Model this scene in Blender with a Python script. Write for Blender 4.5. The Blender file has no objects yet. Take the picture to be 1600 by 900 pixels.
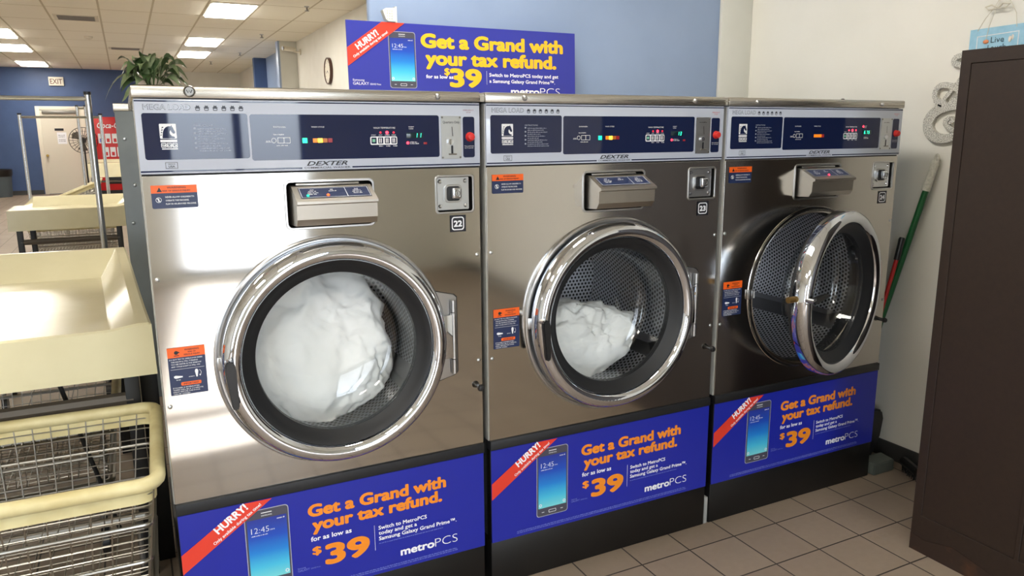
import bpy, bmesh, math, random
from mathutils import Vector, Matrix, noise

# ------------------------------------------------------------------ camera
SC = bpy.context.scene
COL = SC.collection
PI = math.pi
CAM = (-0.02813, -1.99704, 1.42875)
YAW, PITCH, ROLL, FPX = 0.46461, 0.20011, -0.00664, 1181.6


def set_camera():
    cy, sy, cp, sp = math.cos(YAW), math.sin(YAW), math.cos(PITCH), math.sin(PITCH)
    f = Vector((sy * cp, cy * cp, -sp))
    r = Vector((cy, -sy, 0))
    u = r.cross(f)
    c, s = math.cos(ROLL), math.sin(ROLL)
    r2 = c * r + s * u
    u2 = -s * r + c * u
    m = Matrix(((r2.x, u2.x, -f.x, CAM[0]), (r2.y, u2.y, -f.y, CAM[1]), (r2.z, u2.z, -f.z, CAM[2]), (0, 0, 0, 1)))
    cd = bpy.data.cameras.new('camera')
    cd.sensor_width = 36
    cd.lens = FPX / 1600 * 36
    cd.clip_start = 0.02
    o = bpy.data.objects.new('camera', cd)
    o.matrix_world = m
    COL.objects.link(o)
    SC.camera = o


set_camera()
# ------------------------------------------------------------------ light
EXPOSURE = 0.72
SKY = 8.0          # daylight outside the shop windows
TUBE = 17.0         # fluorescent ceiling panels, far part of the room
TUBE_NEAR = 15.0    # the panels above the washers
SC.view_settings.view_transform = 'Standard'
SC.view_settings.look = 'None'
SC.view_settings.gamma = 1
SC.view_settings.use_curve_mapping = False
SC.view_settings.exposure = EXPOSURE
w = bpy.data.worlds.new('daylight')
SC.world = w
w.use_nodes = True
nt = w.node_tree
bg = nt.nodes['Background']
tc = nt.nodes.new('ShaderNodeTexCoord')
sep = nt.nodes.new('ShaderNodeSeparateXYZ')
rmp = nt.nodes.new('ShaderNodeValToRGB')
nt.links.new(tc.outputs['Generated'], sep.inputs[0])
mr = nt.nodes.new('ShaderNodeMapRange')
mr.inputs[1].default_value = -0.25
mr.inputs[2].default_value = 0.25
nt.links.new(sep.outputs['Z'], mr.inputs[0])
nt.links.new(mr.outputs[0], rmp.inputs[0])
rmp.color_ramp.elements[0].position = 0.3
rmp.color_ramp.elements[0].color = (0.40, 0.41, 0.43, 1)
rmp.color_ramp.elements[1].position = 0.62
rmp.color_ramp.elements[1].color = (0.82, 0.91, 1.0, 1)
nt.links.new(rmp.outputs[0], bg.inputs[0])
bg.inputs[1].default_value = SKY
sun = bpy.data.lights.new('sun', 'SUN')
sun.energy = 8.0
sun.angle = math.radians(0.6)
sun.color = (1.0, 0.98, 0.95)
so = bpy.data.objects.new('sun', sun)
so.rotation_euler = Vector((-0.10, 0.80, -0.585)).to_track_quat('-Z', 'Y').to_euler()
so.location = (0, -9, 6)
COL.objects.link(so)


# ------------------------------------------------------------------ materials
def lin(c):
    out = []
    for v in c[:3]:
        v = v / 255
        out.append(v / 12.92 if v <= 0.04045 else ((v + 0.055) / 1.055) ** 2.4)
    return (*out, 1)


MATS = {}


def pm(name, rgb, rough=0.5, metal=0.0, emis=None, es=0.0, spec=0.5, coat=0.0):
    m = bpy.data.materials.new(name)
    m.use_nodes = True
    b = m.node_tree.nodes['Principled BSDF']
    b.inputs['Base Color'].default_value = lin(rgb)
    b.inputs['Roughness'].default_value = rough
    b.inputs['Metallic'].default_value = metal
    b.inputs['Specular IOR Level'].default_value = spec
    b.inputs['Coat Weight'].default_value = coat
    b.inputs['Coat Roughness'].default_value = 0.04
    if emis:
        b.inputs['Emission Color'].default_value = lin(emis)
        b.inputs['Emission Strength'].default_value = es
    MATS[name] = m
    return m


def nodes(m):
    t = m.node_tree
    return t, t.nodes['Principled BSDF'], t.nodes.new, t.links.new


def mottled(name, a, b_, scale, rough, metal=0.0, bump=0.0, detail=4, lo=0.35, hi=0.65):
    """colour varies between two tones by noise; optional fine bump"""
    m = pm(name, a, rough, metal)
    t, b, N, L = nodes(m)
    tx = N('ShaderNodeTexCoord')
    n = N('ShaderNodeTexNoise')
    n.inputs['Scale'].default_value = scale
    n.inputs['Detail'].default_value = detail
    L(tx.outputs['Object'], n.inputs['Vector'])
    r = N('ShaderNodeValToRGB')
    r.color_ramp.elements[0].position = lo
    r.color_ramp.elements[0].color = lin(a)
    r.color_ramp.elements[1].position = hi
    r.color_ramp.elements[1].color = lin(b_)
    L(n.outputs['Fac'], r.inputs[0])
    L(r.outputs[0], b.inputs['Base Color'])
    if bump:
        bp = N('ShaderNodeBump')
        bp.inputs['Strength'].default_value = bump
        bp.inputs['Distance'].default_value = 0.004
        L(n.outputs['Fac'], bp.inputs['Height'])
        L(bp.outputs[0], b.inputs['Normal'])
    return m


def brushed(name, rgb, rough=0.2, aniso=0.6, warp=0.12):
    """stainless sheet with horizontal brushing and a faint oil-can warp"""
    m = pm(name, rgb, rough, 1.0)
    t, b, N, L = nodes(m)
    b.inputs['Anisotropic'].default_value = aniso
    v = N('ShaderNodeCombineXYZ')
    v.inputs[0].default_value = 1.0
    L(v.outputs[0], b.inputs['Tangent'])
    tx = N('ShaderNodeTexCoord')
    n = N('ShaderNodeTexNoise')
    n.inputs['Scale'].default_value = 1.7
    n.inputs['Detail'].default_value = 0.0
    L(tx.outputs['Object'], n.inputs['Vector'])
    mp = N('ShaderNodeMapping')
    mp.inputs['Scale'].default_value = (3, 3, 500)
    L(tx.outputs['Object'], mp.inputs[0])
    n2 = N('ShaderNodeTexNoise')
    n2.inputs['Scale'].default_value = 1.0
    n2.inputs['Detail'].default_value = 3
    L(mp.outputs[0], n2.inputs['Vector'])
    r = N('ShaderNodeMapRange')
    r.inputs[3].default_value = rough * 0.75
    r.inputs[4].default_value = rough * 1.25
    L(n2.outputs['Fac'], r.inputs[0])
    L(r.outputs[0], b.inputs['Roughness'])
    bp = N('ShaderNodeBump')
    bp.inputs['Strength'].default_value = warp
    bp.inputs['Distance'].default_value = 0.05
    L(n.outputs['Fac'], bp.inputs['Height'])
    L(bp.outputs[0], b.inputs['Normal'])
    return m


def grid_mat(name, px, py, ox, oy, line, tile_a, tile_b, grout, rough, nscale=40):
    """tiles in the XY plane of the world: pitch, offset, joint width"""
    m = pm(name, tile_a, rough)
    t, b, N, L = nodes(m)
    tx = N('ShaderNodeTexCoord')
    s = N('ShaderNodeSeparateXYZ')
    L(tx.outputs['Object'], s.inputs[0])

    def mth(op, a, c=None):
        k = N('ShaderNodeMath')
        k.operation = op
        for i, x in enumerate((a, c)):
            if x is None:
                continue
            if isinstance(x, (int, float)):
                k.inputs[i].default_value = x
            else:
                L(x, k.inputs[i])
        return k.outputs[0]
    masks, cells = [], []
    for ax, p, o in (('X', px, ox), ('Y', py, oy)):
        q = mth('DIVIDE', mth('SUBTRACT', s.outputs[ax], o), p)
        fl = mth('FLOOR', q)
        fr = mth('SUBTRACT', q, fl)
        d = mth('MINIMUM', fr, mth('SUBTRACT', 1.0, fr))
        masks.append(mth('LESS_THAN', mth('MULTIPLY', d, p), line / 2))
        cells.append(fl)
    mask = mth('MAXIMUM', masks[0], masks[1])
    cv = N('ShaderNodeCombineXYZ')
    L(cells[0], cv.inputs[0])
    L(cells[1], cv.inputs[1])
    wn = N('ShaderNodeTexWhiteNoise')
    wn.noise_dimensions = '3D'
    L(cv.outputs[0], wn.inputs['Vector'])
    n = N('ShaderNodeTexNoise')
    n.inputs['Scale'].default_value = nscale
    n.inputs['Detail'].default_value = 6
    L(tx.outputs['Object'], n.inputs['Vector'])
    f = mth('ADD', mth('MULTIPLY', wn.outputs['Value'], 0.5), mth('MULTIPLY', n.outputs['Fac'], 0.5))
    mx = N('ShaderNodeMix')
    mx.data_type = 'RGBA'
    mx.inputs[6].default_value = lin(tile_a)
    mx.inputs[7].default_value = lin(tile_b)
    L(f, mx.inputs[0])
    m2 = N('ShaderNodeMix')
    m2.data_type = 'RGBA'
    L(mask, m2.inputs[0])
    L(mx.outputs[2], m2.inputs[6])
    m2.inputs[7].default_value = lin(grout)
    L(m2.outputs[2], b.inputs['Base Color'])
    bp = N('ShaderNodeBump')
    bp.inputs['Strength'].default_value = 0.3
    bp.inputs['Distance'].default_value = 0.003
    L(mth('SUBTRACT', 1.0, mask), bp.inputs['Height'])
    L(bp.outputs[0], b.inputs['Normal'])
    return m


def glass_mat(name, tint=(255, 255, 255), base=0.06, gloss_rough=0.02):
    m = bpy.data.materials.new(name)
    m.use_nodes = True
    t = m.node_tree
    t.nodes.remove(t.nodes['Principled BSDF'])
    N, L = t.nodes.new, t.links.new
    tr = N('ShaderNodeBsdfTransparent')
    tr.inputs[0].default_value = lin(tint)
    gl = N('ShaderNodeBsdfGlossy')
    gl.inputs['Roughness'].default_value = gloss_rough
    lw = N('ShaderNodeLayerWeight')
    lw.inputs[0].default_value = 0.5
    pw = N('ShaderNodeMath')
    pw.operation = 'POWER'
    pw.inputs[1].default_value = 3.0
    L(lw.outputs['Facing'], pw.inputs[0])
    fr = N('ShaderNodeMapRange')
    fr.inputs[3].default_value = base
    fr.inputs[4].default_value = 0.75
    L(pw.outputs[0], fr.inputs[0])
    mx = N('ShaderNodeMixShader')
    L(fr.outputs[0], mx.inputs[0])
    L(tr.outputs[0], mx.inputs[1])
    L(gl.outputs[0], mx.inputs[2])
    L(mx.outputs[0], t.nodes['Material Output'].inputs['Surface'])
    MATS[name] = m
    return m


def perforated(name):
    """drum sheet: round holes by the lathe's own UV (arc length, depth)"""
    m = pm(name, (150, 150, 152), 0.5, 1.0)
    t, b, N, L = nodes(m)
    uv = N('ShaderNodeTexCoord')
    s = N('ShaderNodeSeparateXYZ')
    L(uv.outputs['UV'], s.inputs[0])

    def mth(op, a, c=None):
        k = N('ShaderNodeMath')
        k.operation = op
        for i, x in enumerate((a, c)):
            if x is None:
                continue
            if isinstance(x, (int, float)):
                k.inputs[i].default_value = x
            else:
                L(x, k.inputs[i])
        return k.outputs[0]
    P = 0.0165
    outs = []
    for off in (0.0, 0.5):
        d = []
        for ax, p in (('X', P), ('Y', P * 1.732)):
            q = mth('ADD', mth('DIVIDE', s.outputs[ax], p), off)
            fr = mth('SUBTRACT', mth('FRACT', q), 0.5)
            fp = mth('MULTIPLY', fr, p)
            d.append(mth('MULTIPLY', fp, fp))
        outs.append(mth('LESS_THAN', mth('ADD', d[0], d[1]), 0.0050 ** 2))
    hole = mth('MAXIMUM', outs[0], outs[1])
    mx = N('ShaderNodeMix')
    mx.data_type = 'RGBA'
    L(hole, mx.inputs[0])
    mx.inputs[6].default_value = lin((222, 222, 226))
    mx.inputs[7].default_value = lin((14, 14, 16))
    L(mx.outputs[2], b.inputs['Base Color'])
    L(mth('SUBTRACT', 1.0, hole), b.inputs['Metallic'])
    return m


STEEL = brushed('steel_front', (198, 195, 190), 0.075, 0.45, 0.34)
STEEL2 = brushed('steel_front_flat', (196, 192, 186), 0.11, 0.5, 0.20)
STEEL3 = brushed('steel_front_flatter', (196, 192, 186), 0.15, 0.5, 0.06)
LIDM = brushed('steel_lid', (190, 184, 174), 0.28, 0.5, 0.04)
CHROME = pm('chrome', (218, 222, 230), 0.04, 1.0)
SATIN = pm('satin_metal', (190, 190, 190), 0.28, 1.0)
DISP = pm('dispenser_steel', (180, 174, 164), 0.38, 1.0)
DULLM = pm('dull_metal', (140, 138, 134), 0.4, 1.0)
ZINC = pm('zinc_plate', (205, 208, 210), 0.3, 1.0)
BLACK = pm('black_plastic', (22, 22, 24), 0.35)
BLKPAINT = mottled('black_paint', (7, 6, 6), (12, 11, 10), 9, 0.45)
RUBBER = pm('black_rubber', (24, 25, 28), 0.55)
DARK = pm('dark_inside', (14, 14, 15), 0.7)
GREYPAINT = mottled('grey_paint', (104, 112, 116), (114, 122, 125), 6, 0.4)
SIDEPAINT = mottled('side_sheet', (150, 150, 146), (168, 166, 158), 20, 0.35)
PANEL = pm('panel_overlay', (190, 197, 212), 0.05)
NAVY = pm('navy_overlay', (22, 32, 66), 0.035)
NAVYLBL = pm('navy_label', (30, 44, 82), 0.35)
ORANGELBL = pm('orange_label', (236, 98, 24), 0.4)
WHITEP = pm('white_print', (232, 234, 238), 0.4)
GREYP = pm('grey_print', (150, 158, 176), 0.4)
BLACKP = pm('black_print', (18, 20, 30), 0.4)
DARKP = pm('dark_grey_print', (52, 57, 70), 0.4)
REDP = pm('red_print', (200, 40, 40), 0.4)
LED_G = pm('green_lamp', (20, 200, 140), 0.3, emis=(20, 225, 150), es=1.6)
LED_GD = pm('green_digit', (60, 230, 190), 0.3, emis=(50, 250, 195), es=1.6)
LED_Y = pm('amber_lamp_lit', (255, 200, 40), 0.3, emis=(255, 196, 40), es=4.0)
LED_O = pm('amber_lamp', (224, 120, 20), 0.3, emis=(230, 120, 20), es=0.45)
LED_OD = pm('amber_lamp_dim', (160, 90, 24), 0.3, emis=(200, 110, 20), es=0.15)
LED_RD = pm('red_lamp_dim', (120, 22, 26), 0.3, emis=(190, 20, 30), es=0.15)
LED_R = pm('red_lamp', (255, 60, 70), 0.3, emis=(255, 40, 60), es=3.5)
REDBTN = pm('red_button', (206, 44, 40), 0.35)
SIGNBLUE = pm('sign_blue', (32, 42, 156), 0.28)
SIGNBLUE_LIT = pm('sign_blue_lit', (52, 58, 158), 0.30)  # the sign blue again, paled by the light washing the top sign
SIGNOR = pm('sign_orange', (240, 142, 36), 0.35)
SIGNYEL = pm('sign_yellow', (252, 190, 40), 0.35)
SIGNRED = pm('sign_red', (222, 62, 44), 0.35)
SIGNWHT = pm('sign_white', (240, 240, 246), 0.35)
SIGNPALE = pm('sign_pale_blue', (120, 132, 214), 0.35)
PHONEGREY = pm('phone_grey', (74, 74, 88), 0.3)
PHONEEDGE = pm('phone_edge', (170, 172, 186), 0.3)
CREAM = mottled('cream_fibreglass', (222, 214, 176), (228, 220, 184), 5, 0.22)
RIM = mottled('cream_vinyl', (222, 212, 164), (206, 192, 140), 14, 0.4)
RACK = pm('rack_chrome', (205, 207, 212), 0.2, 1.0)
WIRE = pm('wire_chrome', (168, 165, 158), 0.3, 1.0)
IRON = pm('black_iron', (20, 19, 18), 0.45)
BROWNRAIL = pm('brown_rail', (86, 78, 68), 0.5)
CABINET = mottled('brown_enamel', (42, 29, 21), (37, 25, 18), 60, 0.55, bump=0.05)
RUST = mottled('rusty_base', (44, 30, 23), (80, 50, 31), 16, 0.55, detail=8, lo=0.5, hi=0.75)
WALLW = mottled('white_wall', (226, 224, 215), (231, 229, 221), 3, 0.6, bump=0.03)
WALLG = mottled('light_grey_wall', (206, 206, 198), (212, 212, 204), 3, 0.6)
BLUENEAR = mottled('blue_wall', (140, 159, 190), (146, 165, 196), 3, 0.3)
BLUEFAR = mottled('deep_blue_wall', (58, 80, 122), (62, 85, 128), 3, 0.5)
BASEB = pm('baseboard_vinyl', (58, 58, 58), 0.5)
DOORW = pm('door_paint', (214, 208, 192), 0.5)
FRAMEW = pm('frame_paint', (222, 216, 200), 0.5)
GLASS = glass_mat('door_glass_material', (250, 252, 252))
PANE = glass_mat('window_pane', (248, 250, 252))
PERF = perforated('perforated_drum')
DRUMM = pm('drum_steel', (170, 170, 172), 0.28, 1.0)
CLOTH = mottled('white_cloth', (246, 246, 243), (251, 251, 250), 8, 0.85)
FLOOR = grid_mat('quarry_tile', 0.203, 0.203, 2.211, -0.118, 0.0055, (146, 131, 115), (129, 114, 99), (52, 46, 40), 0.58)
CEIL = grid_mat('ceiling_tile', 0.65, 1.30, -0.175, 10.31, 0.026, (250, 246, 232), (246, 241, 226), (204, 195, 172), 0.85, 8)
TUBEM = pm('light_diffuser', (255, 250, 240), 0.5, emis=(255, 249, 238), es=TUBE)
TUBEN = pm('light_diffuser_near', (255, 250, 240), 0.5, emis=(255, 249, 238), es=TUBE_NEAR)
GREEN1 = mottled('leaf_green', (104, 128, 84), (158, 172, 136), 14, 0.3)
GREEN2 = mottled('leaf_dark', (52, 76, 42), (92, 116, 74), 14, 0.3)
TERRA = pm('pot_plastic', (70, 62, 52), 0.6)
GLITTER = mottled('silver_glitter', (150, 148, 140), (236, 234, 226), 260, 0.35, 0.15, bump=0.6, detail=2)
BROOMG = pm('green_handle', (22, 92, 48), 0.35)
BROOMW = mottled('white_grip', (218, 216, 204), (196, 194, 182), 120, 0.6, bump=0.4)
REDH = pm('red_handle', (176, 26, 22), 0.35)
GREYPL = pm('grey_plastic', (84, 90, 84), 0.55)
SKYBLUE = mottled('pale_blue_board', (142, 190, 214), (160, 204, 226), 30, 0.6)
TWINE = pm('twine', (206, 200, 184), 0.9)
COKERED = pm('vending_red', (196, 30, 34), 0.35)
BIN = pm('bin_grey', (72, 82, 88), 0.6)
BAG = pm('bin_bag', (16, 16, 17), 0.3)
WOODRIM = pm('clock_rim', (74, 44, 30), 0.4)


def gradient_screen():
    m = pm('phone_screen', (30, 60, 170), 0.3)
    t, b, N, L = nodes(m)
    tx = N('ShaderNodeTexCoord')
    s = N('ShaderNodeSeparateXYZ')
    L(tx.outputs['Generated'], s.inputs[0])
    r = N('ShaderNodeValToRGB')
    e = r.color_ramp.elements
    e[0].position, e[0].color = 0.0, lin((120, 214, 220))
    e[1].position, e[1].color = 1.0, lin((44, 58, 150))
    for p, c in ((0.2, (72, 190, 226)), (0.45, (36, 130, 214)), (0.7, (34, 78, 186))):
        k = e.new(p)
        k.color = lin(c)
    L(s.outputs['Z'], r.inputs[0])
    L(r.outputs[0], b.inputs['Base Color'])
    return m


SCREEN = gradient_screen()


# ------------------------------------------------------------------ mesh helpers
class MB:
    def __init__(self):
        self.bm = bmesh.new()

    def box(self, x0, x1, y0, y1, z0, z1, bev=0.0, seg=2):
        m = Matrix.Translation(((x0 + x1) / 2, (y0 + y1) / 2, (z0 + z1) / 2)) @ Matrix.Diagonal((x1 - x0, y1 - y0, z1 - z0, 1))
        t = bmesh.new()
        bmesh.ops.create_cube(t, size=1, matrix=m)
        if bev:
            bmesh.ops.bevel(t, geom=t.edges[:], offset=bev, segments=seg, profile=0.5, affect='EDGES', clamp_overlap=True)
        self._add(t)
        return self

    def _add(self, t):
        me = bpy.data.meshes.new('tmp')
        t.to_mesh(me)
        t.free()
        self.bm.from_mesh(me)
        bpy.data.meshes.remove(me)

    def tube(self, pts, r, n=8, closed=False, taper=None):
        pts = [Vector(p) for p in pts]
        k = len(pts)
        rings = []
        up = None
        for i, p in enumerate(pts):
            if closed:
                d = (pts[(i + 1) % k] - pts[i - 1]).normalized()
            else:
                a = pts[min(i + 1, k - 1)]
                b = pts[max(i - 1, 0)]
                d = (a - b).normalized()
            if up is None:
                up = Vector((0, 0, 1)) if abs(d.z) < 0.9 else Vector((1, 0, 0))
            s = d.cross(up).normalized()
            up = s.cross(d).normalized()
            rr = r if taper is None else r * taper[i]
            rings.append([self.bm.verts.new(p + rr * (math.cos(2 * PI * j / n) * s + math.sin(2 * PI * j / n) * up)) for j in range(n)])
        m = k if closed else k - 1
        for i in range(m):
            A, B = rings[i], rings[(i + 1) % k]
            for j in range(n):
                self.bm.faces.new((A[j], B[j], B[(j + 1) % n], A[(j + 1) % n]))
        if not closed:
            self.bm.faces.new(rings[0][::-1])
            self.bm.faces.new(rings[-1])
        return self

    def lathe(self, prof, c=(0, 0, 0), axis='y', n=48, uv=None):
        """prof: (radius, along axis)"""
        c = Vector(c)
        ring = []
        for r, h in prof:
            if r < 1e-6:
                ring.append([self.bm.verts.new(c + self._ax(axis, 0, 0, h))])
            else:
                ring.append([self.bm.verts.new(c + self._ax(axis, r * math.cos(2 * PI * j / n), r * math.sin(2 * PI * j / n), h)) for j in range(n)])
        lay = self.bm.loops.layers.uv.verify() if uv else None
        for i in range(len(prof) - 1):
            A, B = ring[i], ring[i + 1]
            for j in range(n):
                j2 = (j + 1) % n
                if len(A) == 1 and len(B) == 1:
                    continue
                if len(A) == 1:
                    f = self.bm.faces.new((A[0], B[j2], B[j]))
                elif len(B) == 1:
                    f = self.bm.faces.new((A[j], A[j2], B[0]))
                else:
                    f = self.bm.faces.new((A[j], A[j2], B[j2], B[j]))
                if uv:
                    for lp in f.loops:
                        co = lp.vert.co - c
                        if uv == 'cyl':
                            a = j / n if lp.vert in (A[j], B[j]) else (j + 1) / n
                            lp[lay].uv = (a * 2 * PI * prof[i][0], co.y)
                        else:
                            lp[lay].uv = (co.x, co.z)
        return self

    @staticmethod
    def _ax(axis, a, b, h):
        return Vector((a, h, b)) if axis == 'y' else Vector((a, b, h)) if axis == 'z' else Vector((h, a, b))

    def disc(self, c, r, h, axis='y', n=20):
        return self.lathe([(0, 0), (r, 0), (r, h), (0, h)], c, axis, n)

    def sphere(self, c, r, sub=2, sc=(1, 1, 1)):
        t = bmesh.new()
        bmesh.ops.create_icosphere(t, subdivisions=sub, radius=r, matrix=Matrix.Translation(c) @ Matrix.Diagonal((*sc, 1)))
        self._add(t)
        return self

    def prism(self, pts, F, d0=0.0, d1=0.001):
        """2D polygon (u,v) extruded from depth d0 to d1 in frame F(u,v,d)"""
        a = [self.bm.verts.new(F(u, v, d0)) for u, v in pts]
        b = [self.bm.verts.new(F(u, v, d1)) for u, v in pts]
        n = len(pts)
        self.bm.faces.new(a)
        self.bm.faces.new(b[::-1])
        for i in range(n):
            self.bm.faces.new((a[i], b[i], b[(i + 1) % n], a[(i + 1) % n]))
        return self

    def flat(self, pts, F, d):
        self.bm.faces.new([self.bm.verts.new(F(u, v, d)) for u, v in pts])
        return self

    def rect(self, u0, u1, v0, v1, F, d):
        return self.flat([(u0, v0), (u1, v0), (u1, v1), (u0, v1)], F, d)

    def mesh2d(self, me, F, d, su=1, sv=1, ou=0, ov=0, rot=0.0, dz=0.0):
        vs = []
        c, s = math.cos(rot), math.sin(rot)
        for v in me.vertices:
            u, q = v.co.x * su, v.co.y * sv
            vs.append(self.bm.verts.new(F(ou + u * c - q * s, ov + u * s + q * c, d + dz * v.co.z)))
        for p in me.polygons:
            try:
                self.bm.faces.new([vs[i] for i in p.vertices])
            except ValueError:
                pass
        return self

    def text(self, s, F, u, v, d, w=None, h=0.01, off=0.0, shear=0.0, rot=0.0, align='l', res=2, spacing=1.0):
        st = off if off > 0.006 else 0.0
        me, x0, x1, cap = glyphs(s, 0.0 if st else off, shear, res, spacing)
        x0, x1, cap = x0 - st, x1 + st, cap + 2 * st
        sv = h / cap
        su = (w / (x1 - x0)) if w else sv
        ou = {'l': 0, 'c': -(x1 - x0) * su / 2, 'r': -(x1 - x0) * su}[align] - x0 * su
        cr, sr = math.cos(rot), math.sin(rot)
        if not st:
            return self.mesh2d(me, F, d, su, sv, u + ou * cr, v + ou * sr, rot)
        n = 8 if h > 0.009 else 4
        for i in range(n):
            a = ou + st * su * math.cos(2 * PI * (i + 0.5) / n)
            b = st * sv * (1 + math.sin(2 * PI * (i + 0.5) / n))
            self.mesh2d(me, F, d + i * 2e-6, su, sv, u + a * cr - b * sr, v + a * sr + b * cr, rot)
        return self

    def build(self, name, mat, parent=None, sub=(0, 0, 0), loc=None, angle=35, kind=None, normals=True):
        bm = self.bm
        s = Vector(sub)
        if s.length > 0:
            for v in bm.verts:
                v.co -= s
        if normals:
            bmesh.ops.recalc_face_normals(bm, faces=bm.faces[:])
        me = bpy.data.meshes.new(name)
        bm.to_mesh(me)
        bm.free()
        for p in me.polygons:
            p.use_smooth = True
        me.set_sharp_from_angle(angle=math.radians(angle))
        me.materials.append(mat)
        o = bpy.data.objects.new(name, me)
        COL.objects.link(o)
        if parent is not None:
            o.parent = parent
        if loc is not None:
            o.location = loc
        if kind:
            o['kind'] = kind
        return o


_G = {}


def glyphs(s, off, shear, res, spacing):
    k = (s, off, shear, res, spacing)
    if k not in _G:
        cu = bpy.data.curves.new('t', 'FONT')
        cu.body = s
        cu.offset = off
        cu.shear = shear
        cu.resolution_u = res
        cu.space_character = spacing
        o = bpy.data.objects.new('t', cu)
        me = bpy.data.meshes.new_from_object(o)
        bpy.data.objects.remove(o)
        bpy.data.curves.remove(cu)
        xs = [v.co.x for v in me.vertices]
        _G[k] = (me, min(xs), max(xs), 0.729 + off * 2)
    return _G[k]


_P = {}


def plate2d(loops, depth=0.0, bev=0.0):
    """filled outline with holes, as a mesh in XY with thickness along Z"""
    cu = bpy.data.curves.new('p', 'CURVE')
    cu.dimensions = '2D'
    cu.fill_mode = 'BOTH'
    cu.extrude = depth / 2
    cu.bevel_depth = bev
    cu.bevel_resolution = 2
    for lp in loops:
        sp = cu.splines.new('POLY')
        sp.points.add(len(lp) - 1)
        for p, (u, v) in zip(sp.points, lp):
            p.co = (u, v, 0, 1)
        sp.use_cyclic_u = True
    o = bpy.data.objects.new('p', cu)
    me = bpy.data.meshes.new_from_object(o)
    bpy.data.objects.remove(o)
    bpy.data.curves.remove(cu)
    return me


def rrect(u0, u1, v0, v1, r, n=5):
    out = []
    for cx, cy, a0 in ((u1 - r, v0 + r, -90), (u1 - r, v1 - r, 0), (u0 + r, v1 - r, 90), (u0 + r, v0 + r, 180)):
        for i in range(n + 1):
            a = math.radians(a0 + 90 * i / n)
            out.append((cx + r * math.cos(a), cy + r * math.sin(a)))
    return out


def circ(cx, cy, r, n=64):
    return [(cx + r * math.cos(2 * PI * i / n), cy + r * math.sin(2 * PI * i / n)) for i in range(n)]


def front(u, v, d):
    """frame of a surface facing the viewer (-Y): u = x, v = z, d = out of the surface"""
    return Vector((u, -d, v))


def side(x):
    """frame of the right wall, facing -X: u runs toward the viewer"""
    return lambda u, v, d: Vector((x - d, -u, v))


def tag(o, label, cat, group=None):
    o['label'] = label
    o['category'] = cat
    if group:
        o['group'] = group
    return o


def thing(name, label, cat, loc=(0, 0, 0), rz=0.0, group=None, rx=0.0):
    o = bpy.data.objects.new(name, None)
    o.empty_display_size = 0.1
    o.location = loc
    o.rotation_euler = (rx, 0, rz)
    COL.objects.link(o)
    return tag(o, label, cat, group)


def greek(mb, F, u0, u1, v, h, d, seed, words=(2, 6)):
    """a line of print too small to read: runs of letter-sized dashes"""
    rnd = random.Random(seed)
    u = u0
    lw = h * 0.62
    while u < u1 - lw:
        for _ in range(rnd.randint(*words)):
            if u > u1 - lw:
                break
            mb.rect(u, u + lw * 0.72, v, v + h * rnd.choice((0.7, 0.7, 1.0)), F, d)
            u += lw
        u += lw * 0.8


# ------------------------------------------------------------------ the room
H = 3.15
XR, YB, YF, YW = 2.89, 1.09, 20.92, -5.0   # right wall, blue partition, far wall, shop front
XL = -4.6


def struct(name, mb, mat, parent=None):
    return mb.build(name, mat, parent, kind='structure')


struct('floor', MB().box(XL - 0.2, 3.3, YW - 0.2, YF + 0.2, -0.1, 0), FLOOR)
struct('ceiling', MB().box(XL - 0.2, 3.3, YW - 0.2, YF + 0.2, H, H + 0.1), CEIL)
struct('wall_right', MB().box(XR, XR + 0.2, YW, YB + 0.035, 0, H), WALLW)
struct('wall_back', MB().box(0.887, XR, YB, YB + 0.035, 0, H, 0.012, 3), BLUENEAR)
struct('trim_1', MB().box(2.69, XR, YB - 0.02, YB, 0, H, 0.004), WALLG)
struct('wall_far_right', MB().box(3.0, 3.2, YB + 0.035, YF, 0, H), WALLW)
struct('wall_left', MB().box(XL - 0.2, XL, YW, YF, 0, H), WALLW)
struct('wall_far', MB().box(XL, 0.42, YF, YF + 0.2, 0, H), BLUEFAR)
struct('wall_far_white', MB().box(0.42, 3.2, YF, YF + 0.2, 0, H), WALLW)
struct('trim_2', MB().box(2.69, 3.0, 12.95, 13.15, 0, H), WALLG)
struct('trim_3', MB().box(2.655, 2.69, 12.95, 13.15, 0, H), BLUENEAR)
struct('trim_4', MB().box(2.985, 3.0, 13.15, 16.3, 0, H), BLUENEAR)
struct('trim_5', MB().box(2.72, 3.0, 16.3, 16.5, 0, H), BLUEFAR)
struct('baseboard_right', MB().box(XR - 0.008, XR, YW, YB - 0.02, 0, 0.078, 0.002), BASEB)
struct('baseboard_far', MB().box(XL, -2.0, YF - 0.01, YF, 0, 0.11), BASEB)
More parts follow.
